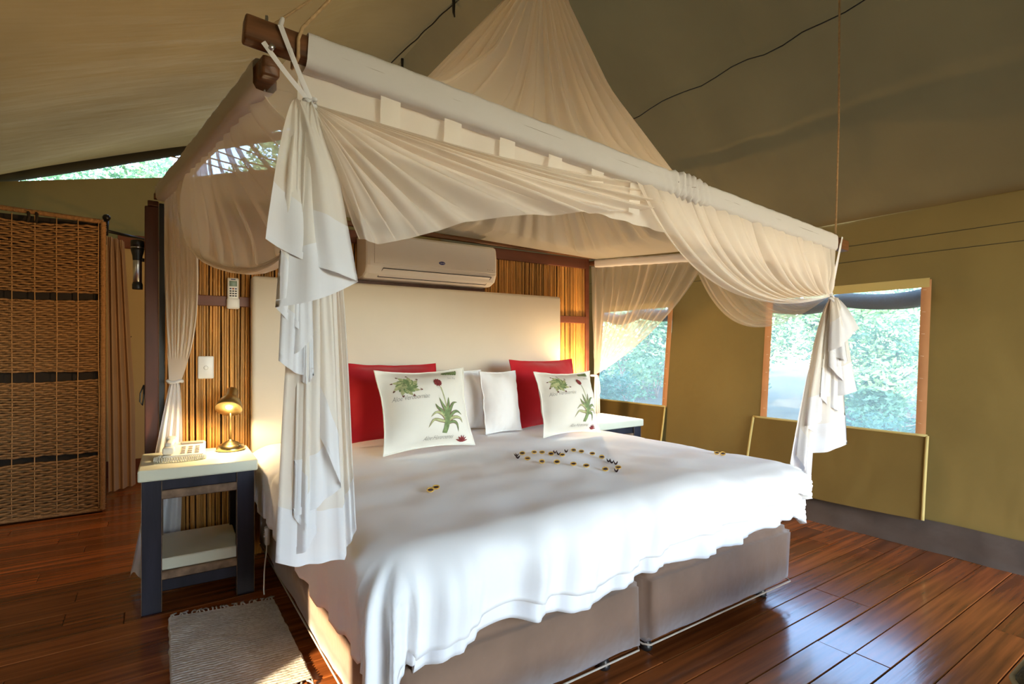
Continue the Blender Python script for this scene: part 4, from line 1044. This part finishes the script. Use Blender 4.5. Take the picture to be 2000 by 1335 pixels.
def bush(name, lab, centre, rad, n, size, m, seed, cat='bush', group='bushes outside the tent', branches=6):
    e = empty(name, (centre[0], centre[1], -.45), lab, cat, group)
    vs, fs = leaf_cloud(centre, rad, n, size, seed)
    o = mesh('foliage', vs, fs, m, e, False); tag(o, kind='stuff')
    r_ = random.Random(seed + 1)
    for k in range(branches):
        a = r_.uniform(0, 6.3); tip = V((centre[0] + math.cos(a) * rad[0] * .8, centre[1] + math.sin(a) * rad[1] * .8, centre[2] + r_.uniform(-.2, .8) * rad[2]))
        base = V((centre[0] + r_.uniform(-.15, .15), centre[1] + r_.uniform(-.15, .15), -.46))
        B().tube([smoothpoly([base, base.lerp(tip, .4) + V((r_.uniform(-.2, .2), r_.uniform(-.2, .2), .15)), tip], q / 8) for q in range(9)], .022, 5, True, lambda t: 1 - .8 * t).build('branch', 'bark', e)
LBS = ['bright pale green bush close outside the bed-foot window', 'dark green bush low outside the bed-foot window', 'tall pale tree rising behind the bushes outside the bed-foot window', 'feathery bush between the two windows outside',
       'broad green tree outside the window by the reed partition', 'small dark shrub outside the window by the reed partition', 'distant pale hedge beyond the two windows', 'far green thicket beyond the clearing']
bush('leafy_bush', LBS[0], (12.5, 1.6, .9), (1.3, 1.5, 1.5), 8000, .13, 'foliage_1', 1)
bush('leafy_bush', LBS[1], (7.2, -.35, -.05), (.7, .7, .45), 3500, .07, 'foliage_2', 2)
bush('leafy_tree', LBS[2], (15.5, 3.6, 2.2), (1.8, 3.4, 2.6), 11000, .17, 'foliage_3', 3, 'tree', 'trees outside the tent')
bush('leafy_bush', LBS[3], (11.5, 4.4, 1.2), (1.0, 1.1, 1.7), 7000, .12, 'foliage_0', 4)
bush('leafy_tree', LBS[4], (9.6, 6.4, 2.3), (1.2, 1.5, 1.5), 8000, .12, 'foliage_1', 5, 'tree', 'trees outside the tent')
bush('leafy_bush', LBS[5], (6.2, 2.95, .25), (.35, .35, .55), 2600, .06, 'foliage_2', 6)
bush('leafy_bush', LBS[6], (17.5, 11.5, 2.6), (2.0, 4.0, 3.2), 9000, .22, 'foliage_3', 7)
bush('leafy_bush', LBS[7], (13.0, 12.5, 1.8), (2.2, 3.0, 2.4), 9000, .18, 'foliage_1', 8)
bush('leafy_bush', 'mid green bush standing in the clearing beyond the bed-foot window', (10.8, -1.6, .7), (1.1, 1.2, 1.3), 6000, .12, 'foliage_0', 21)
bush('leafy_tree', 'dense green tree standing between the clearing and the far thicket', (13.5, 8.3, 1.9), (1.4, 1.5, 2.2), 7000, .16, 'foliage_0', 22, 'tree', 'trees outside the tent')
bush('leafy_tree', 'green tree seen through the gap under the roof edge', (-1.0, 12.0, 4.6), (2.4, 1.8, 2.2), 12000, .14, 'foliage_1', 9, 'tree', 'trees behind the tent')
bush('leafy_tree', 'pale green tree seen through the gable above the net', (3.4, 13.0, 5.6), (2.4, 1.6, 2.6), 10000, .16, 'foliage_3', 10, 'tree', 'trees behind the tent')
for k in range(10):
    a = FR.uniform(0, 6.3); p = V((FR.uniform(5.0, 6.2), FR.uniform(-2.0, -.9), -.43))
    tag(B().tube([smoothpoly([p, p + V((.25 * math.cos(a), .25 * math.sin(a), .18 + .12 * FR.random())), p + V((.6 * math.cos(a + .3), .6 * math.sin(a + .3), .22 + .3 * FR.random()))], q / 8) for q in range(9)], .009, 5, True, lambda t: 1 - .7 * t).build('dry_twig', 'twig'),
        'bare dry twig on the ground outside the bed-foot window', 'twig', 'dry twigs outside the window')
